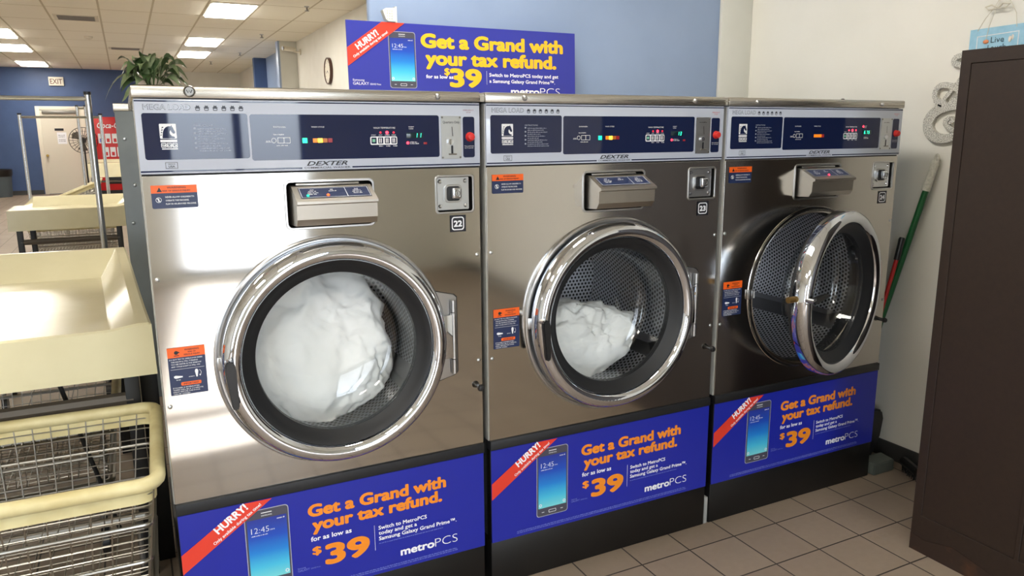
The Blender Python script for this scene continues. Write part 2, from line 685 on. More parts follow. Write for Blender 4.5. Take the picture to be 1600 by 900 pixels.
# the shop front behind the camera: a wall with two groups of tall windows
WIN = [(-3.5, -1.9), (0.28, 1.42)]
Z0, Z1 = 0.06, 2.55
mb = MB()
xs = [XL] + [v for p in WIN for v in p] + [3.2]
for a, b in zip(xs[0::2], xs[1::2]):
    mb.box(a, b, YW - 0.2, YW, 0, H)
for a, b in WIN:
    mb.box(a, b, YW - 0.2, YW, 0, Z0)
    mb.box(a, b, YW - 0.2, YW, Z1, H)
struct('wall_front', mb, WALLG)
for k, (a, b) in enumerate(WIN):
    fr = MB()
    n = max(1, round((b - a) / 0.5))
    for i in range(n + 1):
        x = a + (b - a) * i / n
        fr.box(max(a, x - 0.03), min(b, x + 0.03), YW - 0.12, YW - 0.04, Z0, Z1)
    for z in (Z0, 1.95, Z1 - 0.05):
        fr.box(a, b, YW - 0.12, YW - 0.04, z, z + 0.05)
    wf = struct(f'window_{k + 1}', fr, DARK)
    p = MB()
    p.rect(a, b, Z0, Z1, lambda u, v, d: Vector((u, YW - 0.08, v)), 0)
    struct('window_glass', p, PANE, wf)
    ld = bpy.data.lights.new('daylight_portal', 'AREA')
    ld.shape = 'RECTANGLE'
    ld.size, ld.size_y = b - a, Z1 - Z0
    ld.cycles.is_portal = True
    lo = bpy.data.objects.new('daylight_portal', ld)
    lo.location = ((a + b) / 2, YW - 0.02, (Z0 + Z1) / 2)
    lo.rotation_euler = (PI / 2, 0, 0)
    COL.objects.link(lo)


def ceiling_light(x0, y0, label, mat, group=None):
    t = thing('ceiling_light', label, 'ceiling light', (x0, y0, H), 0, group)
    f = MB()
    for q in ((0.02, 0.63, 0.02, 0.05), (0.02, 0.63, 1.25, 1.28), (0.02, 0.05, 0.05, 1.25), (0.60, 0.63, 0.05, 1.25)):
        f.box(*q, -0.012, 0.0)
    f.build('frame', FRAMEW, t)
    MB().box(0.05, 0.60, 0.05, 1.25, -0.03, -0.002, 0.010).build('diffuser', mat, t)  # made to hang below flush so its glowing sides brighten the ceiling


ceiling_light(1.125, 9.01, 'bright ceiling light panel right of the vent, largest of the right-hand row', TUBEM)
ceiling_light(1.125, 12.91, 'bright ceiling light panel in the middle of the right-hand row of three', TUBEM)
ceiling_light(1.125, 15.3, 'bright ceiling light panel farthest off in the right-hand row above the plant', TUBEM)
ceiling_light(-2.125, 12.91, 'bright ceiling light panel at left frame edge, highest of the left-hand row', TUBEM)
ceiling_light(-2.125, 15.3, 'bright ceiling light panel in the middle of the left-hand row of three', TUBEM)
ceiling_light(-2.125, 18.95, 'bright ceiling light panel just above the exit sign wall, lowest at left', TUBEM)
for x0, y0 in ((-2.125, 5.11), (-2.125, 9.01), (-2.125, -2.69), (1.125, 5.11), (0.475, -0.45), (-0.825, -3.99)):
    ceiling_light(x0, y0, 'ceiling light panel over the front of the room, above the picture', TUBEN, 'ceiling panels above the picture')


def ceiling_vent(x0, x1, y0, y1, label):
    t = thing('ceiling_vent', label, 'air vent', (x0, y0, H))
    W, D = x1 - x0, y1 - y0
    MB().box(0, W, 0, D, -0.006, 0, 0.002).build('frame', FRAMEW, t)
    s = MB()
    for i in range(1, 8):
        s.box(0.05, W - 0.05, D * i / 8 - 0.012, D * i / 8 + 0.012, -0.012, -0.006)
    s.build('louvre', DULLM, t)


ceiling_vent(-0.78, -0.20, 11.0, 11.55, 'square louvred air vent in the ceiling left of the nearest light')
ceiling_vent(-0.14, 0.46, 15.2, 15.6, 'narrow air vent in the ceiling above the potted plant')
for i, (x, y, lb) in enumerate(((2.35, 8.9, 'small ceiling sprinkler nearest the top sign'), (2.25, 12.1, 'small ceiling sprinkler left of the nearest one, beyond a ceiling light'),
                                (2.3, 15.3, 'small ceiling sprinkler in front of the blue pilaster'), (1.95, 17.6, 'small ceiling sprinkler farthest off, above the beige wall'))):
    t = thing('sprinkler', lb, 'sprinkler', (x, y, H))
    MB().lathe([(0, 0), (0.035, 0), (0.03, -0.012), (0, -0.012)], axis='z', n=16).build('escutcheon', SATIN, t)
    MB().lathe([(0.012, -0.01), (0.012, -0.05), (0.03, -0.055), (0.03, -0.062), (0, -0.062)], axis='z', n=12).build('head', DULLM, t)
t = tag(MB().lathe([(0, 0), (0.07, 0), (0.065, -0.03), (0.04, -0.045), (0, -0.045)], axis='z', n=20).build('smoke_detector', FRAMEW), 'round white smoke detector on the ceiling beyond the square vent', 'smoke detector')
t.location = (-0.42, 13.6, H)

# far door, exit sign
D0, D1 = -1.975, -0.885
mb = MB()
for q in ((D0, D0 + 0.09, 0, 2.21), (D1 - 0.09, D1, 0, 2.21), (D0 + 0.09, D1 - 0.09, 2.12, 2.21)):
    mb.box(q[0], q[1], YF - 0.05, YF, q[2], q[3], 0.004)
dr = struct('door_1', mb, FRAMEW)
leaf = MB().box(D0 + 0.09, D1 - 0.09, YF - 0.03, YF, 0.01, 2.12).build('door_leaf', DOORW, dr, kind='structure')
MB().box(D0 + 0.14, D1 - 0.14, YF - 0.075, YF - 0.03, 2.03, 2.10, 0.006).build('door_closer', DULLM, dr, kind='structure')
MB().lathe([(0, -0.08), (0.03, -0.075), (0.033, -0.05), (0.015, -0.035), (0.03, -0.03), (0.03, 0)], (-1.82, YF - 0.03, 0.98), n=16).build('door_knob', pm('brass', (190, 160, 90), 0.3, 1.0), dr, kind='structure')
tag(MB().box(-1.60, -1.40, YF - 0.036, YF - 0.03, 1.60, 1.66).build('door_plate', BLACK), 'small dark nameplate at eye level on the far door', 'sign')
t = thing('paper_notice', 'white paper notice taped on the far door below the dark nameplate', 'notice', (-1.56, YF - 0.03, 1.27))
MB().box(0, 0.21, -0.003, 0, 0, 0.29).build('sheet', WHITEP, t)
mb = MB()
for i, q in enumerate((0.21, 0.17, 0.10, 0.06)):
    greek(mb, front, 0.03, 0.18, q, 0.018, 0.004, 40 + i)
mb.build('print', DARKP, t)
t = thing('exit_sign', 'white exit sign with dark letters high on the far blue wall', 'exit sign', (-1.60, YF, 2.72))
MB().box(0, 0.33, -0.06, 0, 0, 0.215, 0.006).build('housing', FRAMEW, t)
MB().text('EXIT', front, 0.03, 0.04, 0.0612, w=0.27, h=0.135, off=0.015).build('lettering', pm('exit_letters', (104, 60, 54), 0.5), t)

# wall clock and camera on the far right white wall
t = thing('wall_clock', 'round brown-rimmed wall clock on the white side wall beyond the top sign', 'clock', (3.0, 10.47, 2.44))
MB().lathe([(0.205, 0), (0.205, -0.045), (0.198, -0.05), (0.186, -0.045), (0.184, -0.03)], axis='x', n=40).build('rim', WOODRIM, t)
MB().lathe([(0, -0.036), (0.186, -0.036), (0.186, -0.02), (0, -0.02)], axis='x', n=40).build('dial', FRAMEW, t)
mb = MB()
S = side(0)
for a in range(12):
    an = a * PI / 6
    mb.prism([(0.14 * math.sin(an - 0.03), 0.14 * math.cos(an - 0.03)), (0.14 * math.sin(an + 0.03), 0.14 * math.cos(an + 0.03)),
              (0.155 * math.sin(an + 0.03), 0.155 * math.cos(an + 0.03)), (0.155 * math.sin(an - 0.03), 0.155 * math.cos(an - 0.03))], S, 0.036, 0.038)
mb.build('hour_mark', BLACK, t)
for an, ln in ((2.2, 0.08), (4.4, 0.12)):
    mb = MB()
    mb.prism([(-0.008 * math.cos(an), 0.008 * math.sin(an)), (0.008 * math.cos(an), -0.008 * math.sin(an)), (ln * math.sin(an), ln * math.cos(an))], S, 0.038, 0.040)
    mb.build('hand', BLACK, t)
t = thing('security_camera', 'small white security camera on the wall beside the pilaster', 'camera', (3.0, 12.6, 2.93))
MB().lathe([(0, 0), (0.05, 0), (0.05, -0.02), (0, -0.02)], axis='x', n=16).tube([(-0.02, 0, 0), (-0.1, 0, 0), (-0.16, 0, 0.03)], 0.012).build('bracket', FRAMEW, t)
mb = MB()
mb.tube([(-0.10, 0.03, 0.045), (-0.32, -0.06, 0.05)], 0.04, 12)
mb.build('body', FRAMEW, t)
MB().tube([(-0.318, -0.059, 0.05), (-0.335, -0.066, 0.05)], 0.034, 12).build('lens', BLACK, t)

# ------------------------------------------------------------------ the three washers
PITCHX = 0.89363
WW = 0.87
LT, LB, PB, SB, ST, GB = 1.546, 1.516, 1.338, 0.500, 0.4685, 0.1516
DC = (0.4385, 0.855)     # door centre
HX = 0.775               # hinge pin


def warning_small(wm):
    o = MB()
    o.mesh2d(plate2d([rrect(0.016, 0.118, 1.2605, 1.3155, 0.004)], 0.0006), front, 0.0012, dz=1)
    t = o.build('warning_label', NAVYLBL, wm)
    MB().rect(0.016, 0.118, 1.297, 1.3155, front, 0.0018).build('orange_band', ORANGELBL, t)
    p = MB()
    p.flat([(0.028, 1.300), (0.040, 1.300), (0.034, 1.311)], front, 0.0022)
    p.text('WARNING', front, 0.072, 1.3075, 0.0022, w=0.042, h=0.005, off=0.02, align='c')
    p.text('RISK OF SERIOUS INJURY', front, 0.072, 1.3005, 0.0022, w=0.062, h=0.004, off=0.02, align='c')
    p.build('band_print', BLACKP, t)
    p = MB()
    p.mesh2d(plate2d([circ(0.031, 1.281, 0.0065, 20), circ(0.031, 1.281, 0.0055, 20)]), front, 0.0022)
    p.flat([(0.0265, 1.285), (0.028, 1.2862), (0.0355, 1.277), (0.034, 1.2758)], front, 0.0022)
    p.flat([(0.0295, 1.277), (0.0325, 1.277), (0.0325, 1.285), (0.0295, 1.285)], front, 0.0022)
    for i, s in enumerate(('NEVER ALLOW CHILDREN TO', 'OPERATE THE MACHINE,', 'PLAY IN OR AROUND MACHINE.')):
        p.text(s, front, 0.046, 1.2855 - 0.0082 * i, 0.0022, w=(0.064, 0.052, 0.068)[i], h=0.0042, off=0.01, res=1)
    p.build('white_print', WHITEP, t)


def warning_tall(wm):
    o = MB()
    o.mesh2d(plate2d([rrect(0.0155, 0.1025, 0.792, 0.915, 0.002)], 0.0006), front, 0.0012, dz=1)
    t = o.build('warning_label', NAVYLBL, wm)
    MB().rect(0.0155, 0.1025, 0.8895, 0.915, front, 0.0018).build('orange_band', ORANGELBL, t)
    b = MB()
    b.mesh2d(plate2d([rrect(0.041, 0.088, 0.8155, 0.8245, 0.003)]), front, 0.0018)
    b.build('orange_pill', ORANGELBL, t)
    p = MB()
    p.flat(circ(0.036, 0.902, 0.005, 12), front, 0.0022)
    p.flat([(0.029, 0.8935), (0.043, 0.8935), (0.041, 0.8955), (0.031, 0.8955)], front, 0.0022)
    p.flat([(0.036, 0.907), (0.044, 0.903), (0.043, 0.9)], front, 0.0022)
    p.text('WARNING', front, 0.072, 0.9055, 0.0022, w=0.034, h=0.0052, off=0.02, align='c')
    p.text('RISK OF', front, 0.072, 0.900, 0.0022, w=0.018, h=0.0036, off=0.02, align='c')
    p.text('SERIOUS INJURY', front, 0.072, 0.8935, 0.0022, w=0.038, h=0.0042, off=0.02, align='c')
    p.build('band_print', BLACKP, t)
    p = MB()
    p.text('IMPORTANT', front, 0.0645, 0.8175, 0.0022, w=0.036, h=0.0052, off=0.02, align='c')
    p.build('pill_print', BLACKP, t)
    p = MB()
    for i, s in enumerate(('DO NOT TRY TO OPEN DOOR WHEN', 'THE DRUM IS STILL TURNING', 'YOU SEE WATER IN THE WINDOW', 'ANY CYCLE LIGHT IS STILL ON')):
        p.text(s, front, 0.019 + (0.003 if i else 0), 0.883 - 0.0062 * i, 0.0022, w=(0.076, 0.062, 0.07, 0.066)[i], h=0.0036, off=0.008, res=1)
    p.rect(0.02, 0.098, 0.8588, 0.8594, front, 0.0022)
    p.build('upper_print', WHITEP, t)
    p = MB()
    p.flat([(0.026, 0.838), (0.03, 0.8355), (0.046, 0.8375), (0.046, 0.8405), (0.03, 0.8435), (0.026, 0.842)], front, 0.0022)
    greek(p, front, 0.031, 0.041, 0.8305, 0.002, 0.0022, 3)
    p.build('open_symbol', WHITEP, t)
    p = MB()
    p.flat([(0.0775, 0.8345), (0.0805, 0.8345), (0.083, 0.850), (0.081, 0.8545), (0.077, 0.8545), (0.075, 0.850)], front, 0.0022)
    arc = [(0.082 + 0.008 * math.cos(a), 0.845 + 0.008 * math.sin(a)) for a in [x * 0.25 - 0.9 for x in range(9)]]
    arc2 = [(0.082 + 0.0072 * math.cos(a), 0.845 + 0.0072 * math.sin(a)) for a in [x * 0.25 - 0.9 for x in range(9)]]
    p.flat(arc + arc2[::-1], front, 0.0022)
    p.flat([(0.0845, 0.840), (0.089, 0.8395), (0.0865, 0.8355)], front, 0.0022)
    greek(p, front, 0.06, 0.074, 0.836, 0.002, 0.0022, 4)
    p.build('closed_symbol', WHITEP, t)
    p = MB()
    for i, s in enumerate(('IF POWER IS INTERRUPTED', 'THERE WILL BE A 1-2 MINUTE', 'DELAY BEFORE THE DOOR', 'CAN BE OPENED.')):
        p.text(s, front, 0.0215, 0.8095 - 0.0052 * i, 0.0022, w=(0.062, 0.07, 0.062, 0.04)[i], h=0.0034, off=0.008, res=1)
    p.build('lower_print', WHITEP, t)


HORSE = [(0.10, 0.0), (0.92, 0.0), (0.92, 0.10), (0.74, 0.16), (0.62, 0.30), (0.60, 0.46), (0.66, 0.60), (0.74, 0.46), (0.84, 0.34), (0.95, 0.36),
         (0.97, 0.46), (0.90, 0.62), (0.84, 0.80), (0.78, 0.86), (0.78, 0.97), (0.70, 0.88), (0.52, 0.88), (0.36, 0.80), (0.24, 0.66), (0.16, 0.46), (0.12, 0.22)]


def control_panel(wm, k):
    D = 0.004
    cp = MB().box(-0.002, WW + 0.002, -D, 0.03, PB + 0.004, LB, 0.0015).build('control_panel', PANEL, wm)
    F = front
    d1, d2, d3 = D + 0.0004, D + 0.0008, D + 0.0012
    st = MB()
    st.rect(-0.001, WW + 0.001, 1.5095, 1.5125, F, d1)
    st.rect(-0.001, 0.372, 1.3465, 1.3500, F, d1)
    st.rect(0.502, WW + 0.001, 1.3465, 1.3500, F, d1)
    st.build('stripe', NAVY, cp)
    for name, r in (('logo_field', (0.0115, 0.2465, 1.3755, 1.4835)), ('indicator_field', (0.2515, 0.7490, 1.3695, 1.4820)), ('stop_field', (0.820, 0.8555, 1.3665, 1.4785))):
        m = MB()
        m.mesh2d(plate2d([rrect(*r, 0.006)]), F, d1)
        m.build(name, NAVY, cp)
    # grey-outlined writing
    m = MB().text('MEGA LOAD', F, 0.016, 1.491, d1, w=0.103, h=0.0135, off=0.028)
    m.build('outline_lettering', DARKP, cp)
    MB().text('MEGA LOAD', F, 0.0171, 1.4921, d2, w=0.1008, h=0.0115).build('light_lettering', PANEL, cp)
    m = MB()
    for i in range(6):
        c = 0.1345 + 0.0197 * i
        m.mesh2d(plate2d([rrect(c - 0.005, c + 0.005, 1.4895, 1.4985, 0.0022), rrect(c - 0.0035, c + 0.0035, 1.4912, 1.4945, 0.0012)]), F, d1)
        m.rect(c - 0.0062, c + 0.0062, 1.4965, 1.4978, F, d2)
        m.flat([(c - 0.004, 1.4985), (c + 0.004, 1.4985), (c + 0.003, 1.502), (c, 1.5005), (c - 0.002, 1.5025)], F, d1)
    m.build('basket_symbol', DARKP, cp)
    m = MB()
    m.mesh2d(plate2d([rrect(0.053, 0.080, 1.3545, 1.3695, 0.001), rrect(0.054, 0.079, 1.3555, 1.3685, 0.001)]), F, d1)
    m.text('MADE IN', F, 0.0665, 1.3638, d1, w=0.015, h=0.003, off=0.02, align='c')
    m.text('USA', F, 0.0665, 1.3572, d1, w=0.014, h=0.005, off=0.03, align='c')
    m.build('origin_mark', BLACKP, cp)
    m = MB()
    m.text('DEXTER', F, 0.384, 1.3538, d1, w=0.106, h=0.0118, off=0.022, shear=0.35)
    m.text('COMMERCIAL WASHER', F, 0.377, 1.3462, d1, w=0.120, h=0.0048, off=0.006)
    m.build('maker_lettering', BLACKP, cp)
    # horse emblem
    m = MB()
    x0, z0, sw, sh = 0.047, 1.4245, 0.0365, 0.0345
    m.mesh2d(plate2d([rrect(x0, x0 + sw, z0, z0 + sh, 0.002)]), F, d2)
    m.rect(x0, x0 + sw, 1.4165, 1.4220, F, d2)
    m.rect(x0 + 0.002, x0 + sw, 1.3995, 1.4020, F, d2)
    for i in range(3):
        a = x0 + 0.001 + 0.0122 * i
        m.mesh2d(plate2d([rrect(a, a + 0.011, 1.404, 1.4145, 0.0015), rrect(a + 0.0015, a + 0.0095, 1.4055, 1.413, 0.001)]), F, d2)
    m.text('900', F, x0 + 0.002, 1.4065, d2, w=0.033, h=0.005, off=0.02)
    m.build('emblem', WHITEP, cp)
    m = MB()
    m.flat([(x0 + 0.002 + u * (sw - 0.004), z0 + 0.001 + v * (sh - 0.003)) for u, v in HORSE], F, d3)
    for i in range(4):
        q = z0 + 0.006 + 0.0058 * i
        m.flat([(x0 + 0.0012 + 0.0012 * i, q), (x0 + 0.0045 + 0.0018 * i, q + 0.003), (x0 + 0.002 + 0.0014 * i, q + 0.0045)], F, d3)
    m.build('horse_head', NAVY, cp)
    # instructions
    m = MB().text('INSTRUCTIONS', F, 0.122, 1.453, d2, w=0.043, h=0.0046, off=0.012)
    for i in range(10):
        z = 1.4455 - 0.0057 * i
        greek(m, F, 0.131, 0.131 + (0.064, 0.056, 0.066, 0.044, 0.060, 0.038, 0.066, 0.050, 0.070, 0.074)[i], z, 0.0027, d2, 11 + i)
    for z in (1.446, 1.4345, 1.423, 1.4115, 1.4):
        m.rect(0.1215, 0.1265, z, z + 0.0045, F, d2)
    m.build('instruction_print', GREYP, cp)
    # dispenser diagram and headings
    m = MB()
    m.text('DISPENSER', F, 0.322, 1.4495, d2, w=0.03, h=0.0035, off=0.01, align='c', res=1)
    m.build('dispenser_heading', WHITEP, cp)
    m = MB()
    m.text('WASH CYCLE', F, 0.417, 1.4495, d2, w=0.033, h=0.0038, off=0.01, align='c', res=1)
    m.build('cycle_heading', WHITEP, cp)
    m = MB()
    m.text('WASH TEMPERATURE', F, 0.593, 1.4465, d2, w=0.060, h=0.0045, off=0.01, align='c', res=1)
    for s, x in (('START', 0.563), ('HOT', 0.582), ('WARM', 0.600), ('COLD', 0.6185)):
        m.text(s, F, x, 1.4285, d2, w=0.0125 if len(s) > 3 else 0.009, h=0.003, off=0.01, align='c', res=1)
    m.build('temperature_heading', WHITEP, cp)
    m = MB()
    m.text('INSERT', F, 0.661, 1.4495, d2, w=0.0155, h=0.0032, off=0.01, res=1)
    m.text('COINS', F, 0.661, 1.4445, d2, w=0.013, h=0.0032, off=0.01, res=1)
    greek(m, F, 0.664, 0.690, 1.4055, 0.0028, d2, 31)
    greek(m, F, 0.664, 0.684, 1.4095, 0.0028, d2, 32)
    m.build('coin_print', WHITEP, cp)
    m = MB()
    for x in (0.577, 0.597, 0.6165):
        greek(m, F, x, x + 0.012, 1.4000, 0.0026, d2, int(x * 1000))
    m.build('button_print', WHITEP, cp)
    m = MB()
    m.mesh2d(plate2d([circ(0.306, 1.418, 0.0062, 20), circ(0.306, 1.418, 0.0050, 20)]), F, d2)
    m.mesh2d(plate2d([rrect(0.315, 0.3465, 1.411, 1.4255, 0.0012), rrect(0.3162, 0.330, 1.4122, 1.4243, 0.001), rrect(0.3315, 0.3453, 1.4122, 1.4243, 0.001)]), F, d2)
    m.rect(0.286, 0.2995, 1.4135, 1.4142, F, d2)
    greek(m, F, 0.287, 0.298, 1.4155, 0.0025, d2, 8)
    greek(m, F, 0.306, 0.332, 1.4315, 0.0025, d2, 9)
    greek(m, F, 0.312, 0.340, 1.4045, 0.0025, d2, 10)
    m.build('dispenser_diagram', WHITEP, cp)
    m = MB()
    m.mesh2d(plate2d([rrect(0.5535, 0.6275, 1.4045, 1.4262, 0.004)] + [rrect(0.5565 + 0.0183 * i, 0.5705 + 0.0183 * i, 1.4075, 1.4235, 0.0012) for i in range(4)]), F, d2)
    for i in range(1, 4):
        for j in range(2):
            m.rect(0.5595 + 0.0183 * i + 0.0045 * j, 0.5620 + 0.0183 * i + 0.0045 * j, 1.4095, 1.4215, F, d2)
    m.build('button_strip', WHITEP, cp)
    m = MB()
    m.text('Turn and hold', F, 0.838, 1.3965, d2, w=0.028, h=0.0032, off=0.005, align='c', res=1)
    m.text('for 3 seconds', F, 0.838, 1.3915, d2, w=0.026, h=0.0032, off=0.005, align='c', res=1)
    m.build('stop_print', WHITEP, cp)
    m = MB()
    m.text('EMERGENCY', F, 0.838, 1.4945, d1, w=0.032, h=0.0036, off=0.01, align='c', res=1)
    m.text('STOP', F, 0.838, 1.4885, d1, w=0.014, h=0.0036, off=0.01, align='c', res=1)
    m.build('red_print', REDP if k else pm('pink_print', (150, 90, 104), 0.4), cp)
    # lamps
    running = k < 2

    def lamp(x0, x1, z0, z1, mat):
        MB().box(x0, x1, -d3 - 0.0008, -D + 0.001, z0, z1, 0.0004, 1).build('indicator_lamp', mat, cp)
    if running:
        lamp(0.3765, 0.3885, 1.411, 1.4235, LED_G)
    for i, mt in enumerate((LED_O, LED_Y if running else LED_O, LED_O if not running else LED_OD, LED_RD)):
        lamp(0.403 + 0.0128 * i, 0.4145 + 0.0128 * i, 1.412, 1.4225, mt)
    for i, x in enumerate((0.582, 0.600, 0.6185)):
        big = i == 1
        MB().lathe([(0, -0.0012), (0.0042 if big else 0.0028, -0.0006), (0.0042 if big else 0.0028, 0.0003)], (x, -d2, 1.4365), n=14).build('indicator_lamp', LED_R if big or k == 2 else pm('red_lamp_low', (220, 30, 50), 0.3, emis=(230, 30, 50), es=0.8), cp)
    MB().box(0.559, 0.567, -d3, -d2, 1.4115, 1.4195, 0.002).build('start_symbol', pm('green_print', (120, 190, 160), 0.4), cp)
    if running:
        MB().lathe([(0, -0.0012), (0.0038, -0.0006), (0.0038, 0.0003)], (0.6575, -d2, 1.4085), n=14).build('indicator_lamp', LED_R, cp)
        MB().box(0.7025, 0.7125, -d3, -d2, 1.4045, 1.410, 0.0008).build('indicator_lamp', LED_RD, cp)
    else:
        MB().lathe([(0, -0.0012), (0.004, -0.0006), (0.004, 0.0003)], (0.6570, -d2, 1.450), n=14).build('indicator_lamp', LED_R, cp)
    MB().box(0.654, 0.702, -d2, -D, 1.421, 1.436, 0.0005).build('display_window', pm('display_dark', (18, 40, 48), 0.1), cp)
    m = MB()

    def seg(x, z, on, h=0.0108, w=0.0052, t=0.0013):
        g = {'a': (0, w, h - t, h), 'b': (w - t, w, h / 2, h), 'c': (w - t, w, 0, h / 2), 'd': (0, w, 0, t), 'e': (0, t, 0, h / 2), 'f': (0, t, h / 2, h), 'g': (0, w, h / 2 - t / 2, h / 2 + t / 2)}
        for q in on:
            a, b, c, e = g[q]
            s = 0.14
            m.flat([(x + a + s * c, z + c), (x + b + s * c, z + c), (x + b + s * e, z + e), (x + a + s * e, z + e)], F, d3)
    SEG = {'1': 'bc', '3': 'abcdg', '6': 'acdefg', '7': 'abc', '5': 'acdfg'}
    for ch, x in {0: (('1', 0.679), ('1', 0.690)), 1: (('1', 0.680), ('3', 0.690)), 2: (('6', 0.663), ('7', 0.676), ('5', 0.686))}[k]:
        seg(x, 1.4232, SEG[ch])
    if k == 2:
        m.rect(0.6715, 0.673, 1.4232, 1.4247, F, d3)
    m.build('display_digits', LED_GD, cp)
    # coin plate and stop button
    m = MB()
    m.mesh2d(plate2d([rrect(0.7545, 0.8145, 1.3635, 1.4805, 0.002)], 0.0016), F, d1 + 0.0008, dz=1)
    c = m.build('coin_slot_plate', ZINC, cp)
    dp = d1 + 0.002
    m = MB()
    m.flat([(0.7855, 1.4515), (0.7872, 1.4515), (0.7895, 1.4255), (0.7875, 1.4255)], F, dp)
    m.mesh2d(plate2d([rrect(0.783, 0.789, 1.375, 1.4005, 0.0025)]), F, dp)
    if k == 0:
        m.text('Quarters Only', F, 0.7845, 1.4605, dp, w=0.05, h=0.007, off=0.0, align='c')
    else:
        greek(m, F, 0.768, 0.80, 1.463, 0.003, dp, 77)
    m.build('slot', BLACKP, cp)
    MB().lathe([(0, -0.007), (0.0075, -0.006), (0.0085, 0)], (0.7805, -dp, 1.4105), n=16).build('coin_return_knob', CHROME, cp)
    MB().tube([(0.775, -dp - 0.003, 1.3765), (0.798, -dp - 0.003, 1.3765)], 0.002, 8).build('coin_lever', DULLM, cp)
    for x in (0.758, 0.811):
        for z in (1.3675, 1.4765):
            MB().lathe([(0, -0.002), (0.0022, -0.0014), (0.003, 0)], (x, -dp, z), n=10).build('screw', DULLM, cp)
    MB().lathe([(0, -0.016), (0.009, -0.0145), (0.0115, -0.010), (0.0115, -0.002), (0.013, 0)], (0.841, -d1, 1.4235), n=24).build('emergency_stop_button', REDBTN, cp)


def dispenser(wm, k):
    # dark pocket set into the front sheet
    m = MB()
    x0, x1, z0, z1 = 0.328, 0.5545, 1.195, 1.3125
    m.box(x0, x1, 0.10, 0.102, z0, z1)
    m.box(x0 - 0.002, x0, 0.001, 0.10, z0, z1).box(x1, x1 + 0.002, 0.001, 0.10, z0, z1)
    m.box(x0, x1, 0.001, 0.10, z0 - 0.002, z0).box(x0, x1, 0.001, 0.10, z1, z1 + 0.002)
    m.build('dispenser_recess', DARK, wm)
    m = MB()
    m.mesh2d(plate2d([rrect(x0 - 0.004, x1 + 0.004, z0 - 0.004, z1 + 0.004, 0.014), rrect(x0, x1, z0, z1, 0.012)], 0.001, 0.0015), front, 0.001, dz=1)
    m.build('recess_trim', SATIN, wm)
    a, b = 0.339, 0.546
    prof = [(0.06, 1.303), (0.0, 1.303), (-0.012, 1.302), (-0.074, 1.2715), (-0.082, 1.268), (-0.082, 1.2615), (-0.072, 1.258), (-0.070, 1.222), (-0.058, 1.205), (0.06, 1.200)]
    m = MB()
    L = [m.bm.verts.new((a, y, z)) for y, z in prof]
    R_ = [m.bm.verts.new((b, y, z)) for y, z in prof]
    n = len(prof)
    for i in range(n):
        m.bm.faces.new((L[i], L[(i + 1) % n], R_[(i + 1) % n], R_[i]))
    m.bm.faces.new(L)
    m.bm.faces.new(R_[::-1])
    o = m.build('soap_dispenser', DISP, wm, angle=20)
    # sloping printed lid
    p0, p1 = Vector((0, -0.0125, 1.3022)), Vector((0, -0.0735, 1.2722))
    dirv = (p1 - p0).normalized()
    nrm = Vector((0, dirv.z, -dirv.y))
    if nrm.z < 0:
        nrm = -nrm

    def F(u, v, d):
        return Vector((u, 0, 0)) + p0 + dirv * (-v) + nrm * d
    MB().rect(a + 0.014, b - 0.012, -0.061, -0.010, F, 0.0006).build('lid_label', NAVYLBL, o)
    m = MB()
    m.mesh2d(plate2d([[(a + 0.016, -0.059), (b - 0.014, -0.059), (b - 0.014, -0.012), (a + 0.016, -0.012)], [(a + 0.0172, -0.0578), (b - 0.0152, -0.0578), (b - 0.0152, -0.0132), (a + 0.0172, -0.0132)]]), F, 0.001)
    m.rect(a + 0.132, a + 0.1335, -0.058, -0.013, F, 0.001)
    for x, lines in ((a + 0.048, 4), (a + 0.10, 2), (a + 0.163, 4)):
        for i in range(lines):
            wd = (0.012, 0.022, 0.028, 0.024)[i]
            greek(m, F, x - wd / 2, x + wd / 2, -0.024 - 0.007 * i, 0.0042, 0.001, int(x * 999) + i)
    m.build('lid_print', WHITEP, o)
    m = MB().box(a + 0.012, b - 0.03, -0.012, -0.004, 1.3035, 1.3095, 0.002)
    m.build('lid_hinge', SATIN, o)
    if k == 0:
        MB().sphere((0, 0, 0), 0.004, 1).build('indicator_lamp', LED_G, o).location = F(a + 0.032, -0.050, 0.001)
        MB().sphere((0, 0, 0), 0.0045, 1).build('indicator_lamp', pm('orange_lamp', (255, 110, 50), 0.3, emis=(255, 90, 30), es=1.2), o).location = F(a + 0.083, -0.050, 0.001)
    if k == 2:
        MB().sphere((0, 0, 0), 0.004, 1).build('indicator_lamp', LED_R, o).location = F(a + 0.092, -0.052, 0.001)


